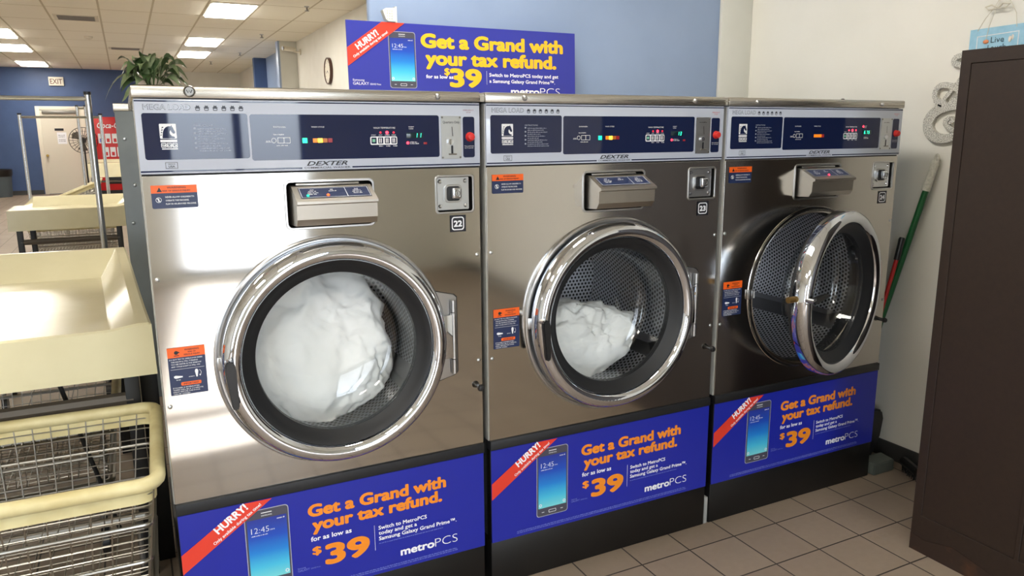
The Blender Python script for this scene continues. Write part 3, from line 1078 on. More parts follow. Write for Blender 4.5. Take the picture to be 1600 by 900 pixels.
def coin_lock(wm):
    x0, x1, z0, z1 = 0.7385, 0.8485, 1.2145, 1.3145
    m = MB()
    m.box(x0, x1, 0.032, 0.034, z0, z1)
    m.box(x0 - 0.002, x0, 0.001, 0.034, z0, z1).box(x1, x1 + 0.002, 0.001, 0.034, z0, z1)
    m.box(x0, x1, 0.001, 0.034, z0 - 0.002, z0).box(x0, x1, 0.001, 0.034, z1, z1 + 0.002)
    m.build('lock_recess', DARK, wm)
    m = MB()
    m.mesh2d(plate2d([rrect(x0 - 0.003, x1 + 0.003, z0 - 0.003, z1 + 0.003, 0.010), rrect(x0, x1, z0, z1, 0.008)], 0.001, 0.0015), front, 0.001, dz=1)
    m.build('recess_trim', SATIN, wm)
    m = MB()
    m.mesh2d(plate2d([rrect(0.741, 0.8395, 1.2205, 1.3115, 0.003)], 0.002, 0.0008), front, -0.010, dz=1)
    o = m.build('coin_vault_plate', ZINC, wm)
    for x in (0.752, 0.829):
        for z in (1.2315, 1.3005):
            MB().lathe([(0, -0.004), (0.004, -0.0035), (0.0062, -0.001), (0.0065, 0)], (x, 0.008, z), n=14).build('bolt', CHROME, o)
    m = MB()
    m.mesh2d(plate2d([rrect(0.765, 0.816, 1.2415, 1.2905, 0.012)], 0.004, 0.001), front, -0.006, dz=1)
    m.build('lock_surround', SATIN, o)
    m = MB()
    m.mesh2d(plate2d([rrect(0.770, 0.811, 1.2455, 1.2865, 0.008)], 0.001), front, -0.003, dz=1)
    m.build('lock_hollow', BLACK, o)
    MB().box(0.781, 0.809, -0.016, 0.004, 1.252, 1.283, 0.005, 3).build('lock_body', CHROME, o)
    m = MB()
    m.mesh2d(plate2d([circ(0.795, 1.2675, 0.009, 24), circ(0.795, 1.2675, 0.0068, 24)], 0.001), front, 0.0167, dz=1)
    m.box(0.7938, 0.7962, -0.0172, -0.0165, 1.2625, 1.2725)
    m.build('keyhole', DULLM, o)


def washer(k, label):
    wm = thing('washing_machine', label, 'washing machine', (k * PITCHX, 0, 0))
    # body and plinth
    m = MB()
    m.box(0.010, 0.016, 0.006, 1.03, GB, LT - 0.006).box(WW - 0.016, WW - 0.010, 0.006, 1.03, GB, LT - 0.006)
    m.box(0.016, WW - 0.016, 1.024, 1.03, GB, LT - 0.006)
    m.build('cabinet_body', SIDEPAINT if k == 0 else GREYPAINT, wm)
    MB().box(0.0, WW, 0.0, 1.0, 0.0, GB + 0.003, 0.003).build('base', BLKPAINT, wm)
    MB().box(0.0, WW, 0.0, 0.03, GB + 0.003, ST, 0.001).build('lower_panel', BLKPAINT, wm)
    MB().box(-0.001, WW + 0.001, -0.007, 0.03, ST, SB - 0.001, 0.002).build('ledge_strip', RUBBER if k < 2 else BLACK, wm)
    # front sheet with openings
    m = MB()
    m.mesh2d(plate2d([rrect(0.0, WW, SB, PB - 0.001, 0.003, 3), circ(*DC, 0.284, 96), rrect(0.328, 0.5545, 1.195, 1.3125, 0.012), rrect(0.7385, 0.8485, 1.2145, 1.3145, 0.008)], 0.004, 0.001), front, -0.003, dz=1)
    m.build('front_panel', (STEEL, STEEL2, STEEL3)[k], wm)
    m = MB()
    m.box(-0.004, 0.0, 0.004, 0.05, SB, LB - 0.002, 0.001)
    m.build('edge_flange', SIDEPAINT, wm)
    MB().box(0.0, WW, 0.004, 0.03, PB - 0.001, PB + 0.004).build('panel_gap', DARK, wm)
    # lid band and top
    m = MB().box(-0.006, WW + 0.003, -0.010, 1.04, LB + 0.002, LT, 0.004, 2)
    lid = m.build('lid', LIDM, wm)
    for x in (0.119, 0.744):
        if k == 0 and x < 0.2:
            m = MB().lathe([(0, -0.002), (0.0095, -0.002), (0.0115, -0.004), (0.0135, -0.002), (0.0135, 0)], (x, -0.010, 1.534), n=28)
            o = m.build('bolt', DULLM, wm)
            q = MB()
            q.tube([(x - 0.006, -0.0125, 1.537), (x - 0.003, -0.0125, 1.530), (x, -0.0125, 1.536), (x + 0.003, -0.0125, 1.530), (x + 0.006, -0.0125, 1.537)], 0.0009, 5)
            q.build('crown_mark', BLACK, o)
        else:
            MB().lathe([(0, -0.007), (0.004, -0.0065), (0.0075, -0.003), (0.0085, 0)], (x, -0.010, 1.5315), n=18).build('bolt', SATIN, wm)
    if k:
        MB().box(-0.0195, -0.0065, -0.002, 0.9, LB + 0.004, LT - 0.004).build('filler_strip', LIDM, wm)
    if k == 2:
        MB().box(-0.0195, -0.005, 0.002, 0.03, 0.0, 0.105, 0.002).build('gap_filler', pm('grey_caulk', (150, 150, 146), 0.8), wm)
        MB().sphere((0.60, 0.05, LT + 0.002), 0.008, 2, (1, 1, 0.6)).build('top_bolt', BLACK, wm)
    control_panel(wm, k)
    dispenser(wm, k)
    coin_lock(wm)
    warning_small(wm)
    warning_tall(wm)
    # number plate
    m = MB().rect(0.7765, 0.8255, 1.157, 1.2045, front, 0.001)
    o = m.build('number_plate', BLACKP, wm)
    m = MB()
    m.mesh2d(plate2d([rrect(0.7815, 0.8195, 1.162, 1.200, 0.008), rrect(0.7845, 0.8165, 1.165, 1.197, 0.006)]), front, 0.0016)
    m.text(('22', '23', '24')[k], front, 0.8005, 1.1715, 0.0016, w=0.026, h=0.019, off=0.045, align='c', res=4)
    m.build('number', WHITEP, o)
    # screws of the front sheet and the bumper knob
    for x, z in ((0.0065, 1.0885), (0.0065, 0.764), (0.8635, 1.0865), (0.8635, 0.766)):
        MB().lathe([(0, -0.003), (0.003, -0.0028), (0.0055, -0.001), (0.0058, 0)], (x + (0.004 if x < 0.1 else -0.004), -0.0005, z), n=12).build('screw', ZINC, wm)
    MB().lathe([(0, -0.030), (0.008, -0.028), (0.011, -0.020), (0.007, -0.010), (0.007, 0)], (0.856, 0, 0.685), n=16).build('door_bumper', BLACK, wm)
    # drum opening, drum, lifters
    cx, cz = DC
    rimp = [(0.3175, -0.0005), (0.3165, -0.008), (0.313, -0.0095), (0.3085, -0.008), (0.307, -0.001), (0.297, -0.001), (0.286, -0.001), (0.281, 0.004)]
    if k == 2:
        rimp = [(0.308, 0.0), (0.306, -0.0018), (0.303, -0.0018), (0.301, -0.0008), (0.290, -0.0008), (0.286, -0.0025), (0.281, 0.004)]
    MB().lathe(rimp, (cx, 0, cz), n=96).build('door_opening', SATIN if k < 2 else STEEL3, wm)
    MB().lathe([(0.282, 0.003), (0.280, 0.03), (0.283, 0.05), (0.294, 0.064), (0.318, 0.066)], (cx, 0, cz), n=96).build('tub_seal', RUBBER, wm)
    MB().lathe([(0.292, 0.06), (0.318, 0.065), (0.318, 0.60)], (cx, 0, cz), n=72, uv='cyl').build('drum', PERF, wm)
    MB().lathe([(0.318, 0.60), (0.0, 0.60)], (cx, 0, cz), n=72, uv='flat').build('drum_back', PERF, wm)
    for i in range(3):
        a0 = math.radians((206, 326, 86)[i])
        m = MB()
        pr = [(0.317, -0.12), (0.29, -0.07), (0.262, 0.0), (0.29, 0.07), (0.317, 0.12)]
        A, B = [], []
        for r, da in pr:
            A.append(m.bm.verts.new((cx + r * math.cos(a0 + da), 0.085, cz + r * math.sin(a0 + da))))
            B.append(m.bm.verts.new((cx + r * math.cos(a0 + da), 0.59, cz + r * math.sin(a0 + da))))
        for j in range(4):
            m.bm.faces.new((A[j], B[j], B[j + 1], A[j + 1]))
        m.bm.faces.new(A)
        m.bm.faces.new(B[::-1])
        m.build('drum_lifter', DRUMM, wm)
    # latch catch on the rim of the opening
    MB().box(0.128, 0.148, -0.010, 0.0, 0.842, 0.878, 0.003).tube([(0.150, -0.012, 0.848), (0.150, -0.012, 0.874)], 0.004, 8).build('latch_catch', SATIN, wm)
    # hinge
    m = MB()
    m.mesh2d(plate2d([[(0.715, 0.720), (0.770, 0.733), (0.780, 0.736), (0.788, 0.744), (0.788, 0.966), (0.780, 0.974), (0.770, 0.977), (0.715, 0.990)]], 0.003, 0.0012), front, 0.002, dz=1)
    hg = m.build('hinge_plate', SATIN, wm)
    m = MB()
    m.mesh2d(plate2d([[(0.712, 0.715), (0.770, 0.7295), (0.783, 0.7325), (0.7925, 0.742), (0.7925, 0.968), (0.783, 0.9775), (0.770, 0.9805), (0.712, 0.995)]], 0.001), front, 0.0008, dz=1)
    m.build('hinge_recess', BLACK, hg)
    m = MB()
    for z0, z1 in ((0.742, 0.785), (0.787, 0.925), (0.927, 0.962)):
        m.tube([(HX, -0.013, z0), (HX, -0.013, z1)], 0.0085, 14)
    m.build('hinge_pin', SATIN, hg)
    # the door, turning about its hinge pin
    org = (HX, -0.013, cz)
    R0 = 0.3145
    m = MB()
    m.lathe([(0.262, -0.006), (0.298, -0.006), (0.3025, -0.010), (0.303, -0.034), (0.301, -0.047), (0.296, -0.057), (0.287, -0.0640), (0.277, -0.0665),
             (0.266, -0.065), (0.2575, -0.0575), (0.2535, -0.046), (0.252, -0.03), (0.262, -0.006)], (cx, 0, cz), n=128)
    m.box(0.728, HX - 0.004, -0.022, -0.009, 0.79, 0.92, 0.003)
    door = m.build('door', CHROME, wm, sub=org, loc=org)
    MB().lathe([(0.2545, -0.05), (0.249, -0.0475), (0.240, -0.038), (0.229, -0.028), (0.2195, -0.022), (0.217, -0.010), (0.219, 0.0), (0.26, -0.004)], (cx, 0, cz), n=96).build('gasket', RUBBER, door, sub=org)
    MB().lathe([(0.2185, -0.018), (0.214, 0.025), (0.208, 0.060), (0.199, 0.080), (0.184, 0.092), (0.15, 0.101), (0.08, 0.106), (0, 0.107)], (cx, 0, cz), n=72).build('door_glass', GLASS, door, sub=org)
    if True:
        MB().lathe([(0.252, -0.006), (0.285, -0.006), (0.287, 0.004), (0.280, 0.014), (0.265, 0.018), (0.250, 0.014), (0.222, 0.0)], (cx, 0, cz), n=96).build('door_seal', RUBBER, door, sub=org)
    # handle: pivot at left, hanging down when shut, level when open
    px, pz = 0.150, 0.876
    m = MB()
    hp = [(-0.012, -0.008), (-0.010, 0.004), (-0.004, 0.010), (0.004, 0.010), (0.011, 0.004), (0.015, -0.010), (0.016, -0.112), (0.012, -0.118), (0.003, -0.118), (-0.001, -0.112)]
    if k == 2:
        hp = [(v * -1 * 0.8, u * 0.9) for u, v in hp]
    m.prism([(px + u, pz + v) for u, v in hp], front, 0.074, 0.090)
    bmesh.ops.bevel(m.bm, geom=m.bm.edges[:], offset=0.003, segments=2, affect='EDGES')
    h = m.build('door_handle', BLACK, door, sub=org)
    MB().tube([(px, -0.05, pz), (px, -0.082, pz)], 0.009, 14).build('handle_shaft', SATIN, door, sub=org)
    if k == 2:
        MB().tube([(px - 0.02, -0.02, pz), (px - 0.045, -0.012, pz)], 0.011, 10).build('latch_bolt', pm('brass_bolt', (150, 120, 70), 0.4, 1.0), door, sub=org)
        door.rotation_euler = (0, 0, math.radians(15.5))
    return wm


washer(0, 'large stainless steel front-load washer number 22, nearest, full of tumbling white laundry')
washer(1, 'middle stainless steel front-load washer number 23, closed, half full of white laundry')
washer(2, 'stainless steel front-load washer number 24 beside the right wall with its door ajar')


def blob(name, c, ax, label, seed, amp, freq, cut=None, rmax=0.252, sub=6):
    bm = bmesh.new()
    bmesh.ops.create_icosphere(bm, subdivisions=sub, radius=1)
    for v in bm.verts:
        n = v.co.normalized()
        p = Vector((n.x * ax[0], n.y * ax[1], n.z * ax[2]))
        q = p * freq + Vector((seed, seed * 2, 0))
        f = noise.fractal(q, 0.8, 2.1, 4)
        rid = 1 - abs(noise.noise(Vector((q.x * 0.7 + f * 0.5, q.y * 0.7, q.z * 1.1 + f * 0.6))))
        p += n * (amp * f + amp * 0.9 * (rid - 0.6))
        if cut:
            p = cut(p)
        p += Vector(c)
        r = math.hypot(p.x, p.z)
        if r > rmax:
            p.x *= rmax / r
            p.z *= rmax / r
        fold = noise.fractal(Vector((p.x * 7 + seed, p.z * 7, seed)), 0.9, 2.2, 4)
        rg = 1 - abs(noise.noise(Vector((p.x * 6 + fold * 0.8, p.z * 9 + fold, seed * 3))))
        if p.y < 0.155:
            p.y = 0.118 + max(0.0, 0.037 * math.exp((p.y - 0.155) / 0.04) + 0.020 * (1.0 - rg) + 0.006 * fold)
        v.co = p
    me = bpy.data.meshes.new(name)
    bm.to_mesh(me)
    bm.free()
    for p in me.polygons:
        p.use_smooth = True
    me.materials.append(CLOTH)
    o = bpy.data.objects.new(name, me)
    COL.objects.link(o)
    return tag(o, label, 'laundry')


o = blob('laundry_load', (-0.035, 0.235, -0.075), (0.27, 0.14, 0.275), 'white laundry tumbling behind the glass of washer 22', 3.1, 0.045, 5.0)
o.location = (DC[0], 0, DC[1])
o = blob('laundry_load', (-0.03, 0.22, -0.175), (0.28, 0.13, 0.15), 'rumpled white laundry lying low in the drum of washer 23', 8.4, 0.045, 9.0)
o.location = (PITCHX + DC[0], 0, DC[1])


# ------------------------------------------------------------------ advertising signs
def phone(sg, F, x0, x1, z0, z1):
    m = MB()
    m.mesh2d(plate2d([rrect(x0, x1, z0, z1, 0.010)]), F, 0.0006)
    ph = m.build('phone_picture', PHONEEDGE, sg)
    m = MB()
    m.mesh2d(plate2d([rrect(x0 + 0.002, x1 - 0.002, z0 + 0.002, z1 - 0.002, 0.009)]), F, 0.0009)
    m.build('phone_case', PHONEGREY, ph)
    hgt, wd = z1 - z0, x1 - x0
    a, b, c, d = x0 + 0.055 * wd, x1 - 0.055 * wd, z0 + 0.125 * hgt, z1 - 0.115 * hgt
    MB().rect(a, b, c, d, F, 0.0012).build('phone_screen', SCREEN, ph)
    m = MB()
    m.text('12:45', F, a + 0.08 * wd, d - 0.17 * hgt, 0.0016, w=0.40 * wd, h=0.072 * hgt, off=-0.012)
    m.text('PM', F, a + 0.51 * wd, d - 0.165 * hgt, 0.0016, w=0.09 * wd, h=0.018 * hgt)
    greek(m, F, a + 0.08 * wd, a + 0.45 * wd, d - 0.205 * hgt, 0.012 * hgt, 0.0016, 5)
    m.build('clock_print', WHITEP, ph)
    m = MB()
    greek(m, F, b - 0.22 * wd, b - 0.04 * wd, d - 0.04 * hgt, 0.016 * hgt, 0.0016, 6)
    m.text('SAMSUNG', F, (x0 + x1) / 2, z1 - 0.088 * hgt, 0.0016, w=0.24 * wd, h=0.016 * hgt, off=0.01, align='c')
    m.rect((x0 + x1) / 2 - 0.12 * wd, (x0 + x1) / 2 + 0.12 * wd, z1 - 0.052 * hgt, z1 - 0.042 * hgt, F, 0.0016)
    m.build('maker_print', WHITEP, ph)
    m = MB()
    for q in (0.12, 0.88):
        m.mesh2d(plate2d([circ(x0 + q * wd, c + 0.045 * hgt, 0.045 * wd, 20), circ(x0 + q * wd, c + 0.045 * hgt, 0.025 * wd, 20)]), F, 0.0016)
    m.mesh2d(plate2d([rrect((x0 + x1) / 2 - 0.12 * wd, (x0 + x1) / 2 + 0.12 * wd, z0 + 0.04 * hgt, z0 + 0.085 * hgt, 0.003), rrect((x0 + x1) / 2 - 0.105 * wd, (x0 + x1) / 2 + 0.105 * wd, z0 + 0.047 * hgt, z0 + 0.078 * hgt, 0.002)]), F, 0.0016)
    for q in (0.2, 0.8):
        m.rect(x0 + (q - 0.04) * wd, x0 + (q + 0.04) * wd, z0 + 0.06 * hgt, z0 + 0.068 * hgt, F, 0.0016)
    m.build('button_print', WHITEP, ph)


def machine_sign(k, label):
    # u from the washer's left edge, v absolute height
    Hh = ST - GB - 0.004
    sg = MB().box(0.0, WW - 0.002, 0.001, 0.004, 0, Hh, 0.0008, 1).build('advertising_sign', SIGNBLUE)
    tag(sg, label, 'sign', 'phone signs on the washers')
    sg.location = (k * PITCHX + 0.001, -0.005, GB + 0.003)
    z = GB + 0.003

    def F(u, v, d):
        return Vector((u, 0.001 - d, v - z))
    phone(sg, F, 0.160, 0.277, 0.203, 0.440)
    m = MB().flat([(0.0, 0.357), (0.0, 0.302), (0.236, 0.4665), (0.162, 0.4665)], F, 0.002)
    rb = m.build('ribbon', SIGNRED, sg)
    m = MB()
    an = math.atan2(0.166, 0.238)
    m.text('HURRY!', F, 0.094, 0.3945, 0.0024, w=0.098, h=0.024, off=0.04, rot=an)
    m.text('Only available during tax time!', F, 0.083, 0.3660, 0.0024, w=0.152, h=0.0095, off=0.02, rot=an)
    m.build('ribbon_print', SIGNWHT, rb)
    m = MB()
    m.text('Get a Grand with', F, 0.328, 0.3835, 0.0008, w=0.414, h=0.040, off=0.048, res=4)
    m.text('your tax refund.', F, 0.338, 0.3400, 0.0008, w=0.390, h=0.040, off=0.048, res=4)
    m.build('headline_lettering', SIGNOR, sg)
    m = MB()
    m.text('$', F, 0.334, 0.2675, 0.0008, w=0.026, h=0.026, off=0.035, res=4)
    m.text('39', F, 0.368, 0.2265, 0.0008, w=0.132, h=0.068, off=0.045, res=5)
    m.build('price_lettering', SIGNOR, sg)
    m = MB()
    m.text('for as low as', F, 0.332, 0.3095, 0.0008, w=0.116, h=0.0155, off=0.025)
    m.build('price_lead_in', SIGNWHT, sg)
    MB().rect(0.5145, 0.5155, 0.234, 0.314, F, 0.0008).build('divider_line', SIGNWHT, sg)
    m = MB()
    m.text('Switch to MetroPCS', F, 0.527, 0.2965, 0.0008, w=0.150, h=0.0130, off=0.022)
    m.text('today and get a', F, 0.527, 0.2800, 0.0008, w=0.118, h=0.0130, off=0.022)
    m.text('Samsung Galaxy Grand Prime\u2122.', F, 0.527, 0.2625, 0.0008, w=0.246, h=0.0130, off=0.022)
    m.build('offer_lettering', SIGNWHT, sg)
    m = MB()
    m.text('metro', F, 0.591, 0.1955, 0.0008, w=0.108, h=0.0275, off=0.035, res=4)
    m.text('PCS', F, 0.701, 0.1955, 0.0008, w=0.074, h=0.0275, off=-0.016, res=4)
    m.build('carrier_logo', SIGNWHT, sg)
    m = MB()
    greek(m, F, 0.527, 0.730, 0.2515, 0.0032, 0.0008, 21)
    m.build('offer_fine_print', SIGNPALE, sg)
    m = MB()
    greek(m, F, 0.088, 0.775, 0.1715, 0.0036, 0.0008, 22)
    greek(m, F, 0.088, 0.775, 0.1660, 0.0036, 0.0008, 23)
    m.build('fine_print', SIGNPALE, sg)
    m = MB()
    m.text('Samsung', F, 0.291, 0.2345, 0.0008, w=0.022, h=0.0052)
    m.text('GALAXY', F, 0.291, 0.2265, 0.0008, w=0.033, h=0.0066)
    m.text('GRAND Prime', F, 0.327, 0.2265, 0.0008, w=0.027, h=0.0045)
    m.build('phone_name', SIGNPALE, sg)


machine_sign(0, 'blue phone advertising sign on the lower panel of washer 22')
machine_sign(1, 'blue phone advertising sign on the lower panel of washer 23')
machine_sign(2, 'blue phone advertising sign on the lower panel of washer 24 below the open door')


def top_sign():
    Wd, Hh = 1.022, 0.317
    sg = MB().box(0, Wd, 0, 0.004, 0, Hh, 0.0008, 1).build('advertising_sign', SIGNBLUE_LIT)
    tag(sg, 'light-washed blue phone advertising sign with yellow lettering standing on top of the washers', 'sign')
    sg.location = (0.768, 0.985, LT + 0.0005)
    sg.rotation_euler = (math.radians(-2.0), 0, 0)
    z = LT

    def F(u, v, d):
        return Vector((u, -d, v - z))
    phone(sg, F, 0.166, 0.278, 1.613, 1.830)
    m = MB().flat([(0.0, 1.761), (0.0, 1.692), (0.236, 1.8625), (0.142, 1.8625)], F, 0.002)
    rb = m.build('ribbon', SIGNRED, sg)
    m = MB()
    an = math.atan2(0.170, 0.238)
    m.text('HURRY!', F, 0.044, 1.7530, 0.0024, w=0.105, h=0.026, off=0.04, rot=an)
    m.text('Only available during tax time!', F, 0.026, 1.7225, 0.0024, w=0.172, h=0.010, off=0.02, rot=an)
    m.build('ribbon_print', SIGNWHT, rb)
    m = MB()
    m.text('Get a Grand with', F, 0.300, 1.7725, 0.0008, w=0.660, h=0.060, off=0.050, res=4)
    m.text('your tax refund.', F, 0.318, 1.7060, 0.0008, w=0.608, h=0.060, off=0.050, res=4)
    m.build('headline_lettering', SIGNYEL, sg)
    m = MB()
    m.text('$', F, 0.398, 1.6690, 0.0008, w=0.024, h=0.030, off=0.035, res=4)
    m.text('39', F, 0.420, 1.6210, 0.0008, w=0.146, h=0.080, off=0.045, res=5)
    m.build('price_lettering', SIGNYEL, sg)
    m = MB()
    m.text('for as low as', F, 0.318, 1.6545, 0.0008, w=0.118, h=0.0150, off=0.025)
    m.build('price_lead_in', SIGNWHT, sg)
    MB().rect(0.588, 0.589, 1.635, 1.690, F, 0.0008).build('divider_line', SIGNWHT, sg)
    m = MB()
    m.text('Switch to MetroPCS today and get', F, 0.600, 1.6680, 0.0008, w=0.335, h=0.0155, off=0.022)
    m.text('a Samsung Galaxy Grand Prime\u2122.', F, 0.600, 1.6430, 0.0008, w=0.318, h=0.0155, off=0.022)
    m.build('offer_lettering', SIGNWHT, sg)
    m = MB()
    m.text('metro', F, 0.700, 1.594, 0.0008, w=0.140, h=0.0330, off=0.035, res=4)
    m.text('PCS', F, 0.843, 1.594, 0.0008, w=0.100, h=0.0330, off=-0.016, res=4)
    m.build('carrier_logo', SIGNWHT, sg)
    m = MB()
    m.text('Samsung', F, 0.016, 1.6370, 0.0008, w=0.046, h=0.0085)
    m.text('GALAXY', F, 0.016, 1.6225, 0.0008, w=0.064, h=0.0115)
    m.text('GRAND Prime', F, 0.084, 1.6225, 0.0008, w=0.044, h=0.0075)
    m.build('phone_name', SIGNWHT, sg)


top_sign()
t = thing('sign_clip', 'small clear plastic clip on the wall gripping the top edge of the upper sign', 'clip', (0.915, 1.0, 1.862))
CLIPM = pm('clip_plastic', (226, 228, 218), 0.25)
MB().box(0.052, 0.060, -0.004, 0.085, 0.0, 0.062, 0.002).build('back_plate', CLIPM, t)
mb = MB()
mb.prism([(0.0, 0.045), (0.012, 0.012), (0.022, 0.004), (0.052, 0.004), (0.052, 0.056), (0.012, 0.052)], front, -0.02, 0.012)
mb.build('jaw', CLIPM, t)
mb = MB()
for i in range(3):
    for j in range(4):
        mb.sphere((0.019 + 0.009 * i, -0.012, 0.014 + 0.010 * j), 0.0035, 1)
mb.build('grip_lattice', CLIPM, t)

# ------------------------------------------------------------------ right side: cabinet, wall pieces, broom
t = thing('metal_cabinet', 'tall brown enamelled metal cabinet with rusty base standing at the right', 'cabinet', (2.31, -0.455, 0))
XC = 0.565
MB().box(0.004, XC, -1.10, 0, 0.0, 1.672, 0.004).build('body', CABINET, t)
fr = MB()
f2 = lambda u, v, d: Vector((-d, -u, v))
fr.mesh2d(plate2d([[(0, 0), (1.10, 0), (1.10, 1.672), (0, 1.672)], rrect(0.030, 0.340, 0.134, 1.634, 0.002, 2), rrect(0.352, 0.660, 0.134, 1.634, 0.002, 2), rrect(0.672, 1.07, 0.134, 1.634, 0.002, 2)], 0.012, 0.001), f2, 0.004, dz=1)
fr.build('front_frame', CABINET, t)
for a, b in ((0.033, 0.337), (0.355, 0.657), (0.675, 1.067)):
    d = MB().mesh2d(plate2d([rrect(a, b, 0.137, 1.631, 0.003, 2)], 0.008, 0.001), f2, 0.0035, dz=1).build('door', CABINET, t)
    if a > 0.1:
        MB().tube([(-0.012, -a - 0.03, 0.80), (-0.025, -a - 0.03, 0.82), (-0.025, -a - 0.03, 0.92), (-0.012, -a - 0.03, 0.94)], 0.005, 8).build('handle', DULLM, d)
MB().mesh2d(plate2d([[(0, 0), (1.10, 0), (1.10, 0.075), (0.8, 0.05), (0.5, 0.07), (0.3, 0.045), (0.15, 0.075), (0.05, 0.05), (0, 0.06)]], 0.001), f2, 0.0122, dz=1).build('rusty_edge', RUST, t)


def wall_stroke(m, pts, wd, S, d0, d1, closed=False):
    """flat band of letter-board following a path on the right wall"""
    P = [Vector((p[0], p[1])) for p in pts]
    # Catmull-Rom
    Q = []
    n = len(P)
    for i in range(n if closed else n - 1):
        p0, p1, p2, p3 = (P[(i - 1) % n] if closed or i else P[0]), P[i], P[(i + 1) % n], (P[(i + 2) % n] if closed or i + 2 < n else P[-1])
        for s in range(6):
            q = s / 6
            Q.append(0.5 * ((2 * p1) + (p2 - p0) * q + (2 * p0 - 5 * p1 + 4 * p2 - p3) * q * q + (3 * p1 - p0 - 3 * p2 + p3) * q ** 3))
    if not closed:
        Q.append(P[-1])
    ws = wd if callable(wd) else (lambda q: wd)
    k = len(Q)
    Lf, Rt = [], []
    for i, p in enumerate(Q):
        a = Q[(i + 1) % k] if closed or i + 1 < k else Q[i]
        b = Q[i - 1] if closed or i else Q[0]
        d = (a - b).normalized()
        nn = Vector((-d.y, d.x))
        h = ws(i / (k - 1)) / 2
        Lf.append(p + nn * h)
        Rt.append(p - nn * h)
    V = [[m.bm.verts.new(S(q.x, q.y, d)) for q in side_] for side_ in (Lf, Rt) for d in (d0, d1)]
    l0, l1, r0, r1 = V
    rng = range(k if closed else k - 1)
    for i in rng:
        j = (i + 1) % k
        m.bm.faces.new((l1[i], l1[j], r1[j], r1[i]))
        m.bm.faces.new((l0[i], r0[i], r0[j], l0[j]))
        m.bm.faces.new((l0[i], l0[j], l1[j], l1[i]))
        m.bm.faces.new((r0[i], r1[i], r1[j], r0[j]))
    if not closed:
        m.bm.faces.new((l0[0], l1[0], r1[0], r0[0]))
        m.bm.faces.new((l0[-1], r0[-1], r1[-1], l1[-1]))


S = side(XR)
mb = MB()
# u = -y (toward the viewer), v = z
wall_stroke(mb, [(0.062, 1.462), (0.052, 1.478), (0.036, 1.470), (0.040, 1.452), (0.062, 1.438), (0.085, 1.430), (0.10, 1.44)], lambda q: 0.024 - 0.010 * q, S, 0.001, 0.017)
wall_stroke(mb, [(0.115, 1.515), (0.075, 1.527), (0.025, 1.523), (-0.015, 1.505), (-0.038, 1.470), (-0.032, 1.432), (-0.004, 1.408), (0.035, 1.402), (0.075, 1.412), (0.12, 1.44), (0.15, 1.50)], lambda q: 0.024 + 0.018 * math.sin(PI * min(1, q * 1.15)), S, 0.001, 0.017)
wall_stroke(mb, [(0.03, 1.540), (0.0, 1.545), (-0.020, 1.565), (-0.018, 1.592), (0.002, 1.608), (0.032, 1.606), (0.060, 1.596), (0.082, 1.57), (0.068, 1.548), (0.05, 1.556)], lambda q: 0.022 - 0.008 * abs(q - 0.5), S, 0.0012, 0.0172)
wall_stroke(mb, [(0.008, 1.540), (0.030, 1.566), (0.055, 1.598), (0.080, 1.632), (0.092, 1.66)], 0.015, S, 0.0014, 0.0174)
wall_stroke(mb, [(0.095, 1.665), (0.065, 1.683), (0.045, 1.690), (0.048, 1.708), (0.075, 1.716), (0.105, 1.706), (0.115, 1.68)], 0.020, S, 0.001, 0.017)
wall_stroke(mb, [(-0.025, 1.548), (-0.012, 1.540), (0.012, 1.530)], lambda q: 0.004 + 0.010 * q, S, 0.001, 0.017)
tag(mb.build('wall_ornament', GLITTER), 'silver glitter ornamental ampersand hung on the right wall beside the brown cabinet', 'wall decoration')

t = thing('hanging_plaque', 'pale blue seaside plaque hung on the right wall above the brown cabinet', 'plaque', (XR, 0, 0))
S0 = side(0)
mb = MB()
mb.mesh2d(plate2d([[(0.100, 1.66), (0.335, 1.66), (0.335, 1.807), (0.100, 1.803)]], 0.010, 0.001), S0, 0.012, dz=1)
mb.build('board', SKYBLUE, t)
mb = MB()
mb.mesh2d(plate2d([[(0.128, 1.676), (0.281, 1.676), (0.281, 1.783), (0.128, 1.778)], [(0.131, 1.679), (0.278, 1.679), (0.278, 1.780), (0.131, 1.775)]]), S0, 0.0195)
mb.build('border_line', WHITEP, t)
mb = MB().text('Live', S0, 0.181, 1.750, 0.0195, w=0.048, h=0.022, off=0.0)
mb.text('Laugh', S0, 0.172, 1.7225, 0.0195, w=0.066, h=0.022, off=0.0)
mb.text('Love', S0, 0.181, 1.684, 0.0195, w=0.048, h=0.022, off=0.0)
mb.build('lettering', pm('plaque_letters', (38, 66, 84), 0.5), t)
MB().sphere((-0.0195, -0.163, 1.756), 0.011, 2, (0.4, 1, 0.7)).build('orange_shell', pm('shell_orange', (220, 140, 96), 0.5), t)
m = MB()
m.sphere((-0.0195, -0.250, 1.757), 0.008, 2, (0.4, 0.7, 1.4)).sphere((-0.0195, -0.259, 1.763), 0.006, 2, (0.4, 0.7, 1.6))
m.build('white_shell', pm('shell_white', (232, 222, 210), 0.5), t)
m = MB()
m.tube([(-0.020, -0.128, 1.797), (-0.018, -0.15, 1.838), (-0.014, -0.178, 1.876), (-0.008, -0.20, 1.92)], 0.0013, 6)
m.tube([(-0.021, -0.163, 1.76), (-0.021, -0.170, 1.808), (-0.018, -0.185, 1.862), (-0.008, -0.20, 1.92)], 0.0011, 6)
m.tube([(-0.020, -0.27, 1.797), (-0.018, -0.262, 1.845), (-0.014, -0.235, 1.89), (-0.008, -0.20, 1.92)], 0.0013, 6)
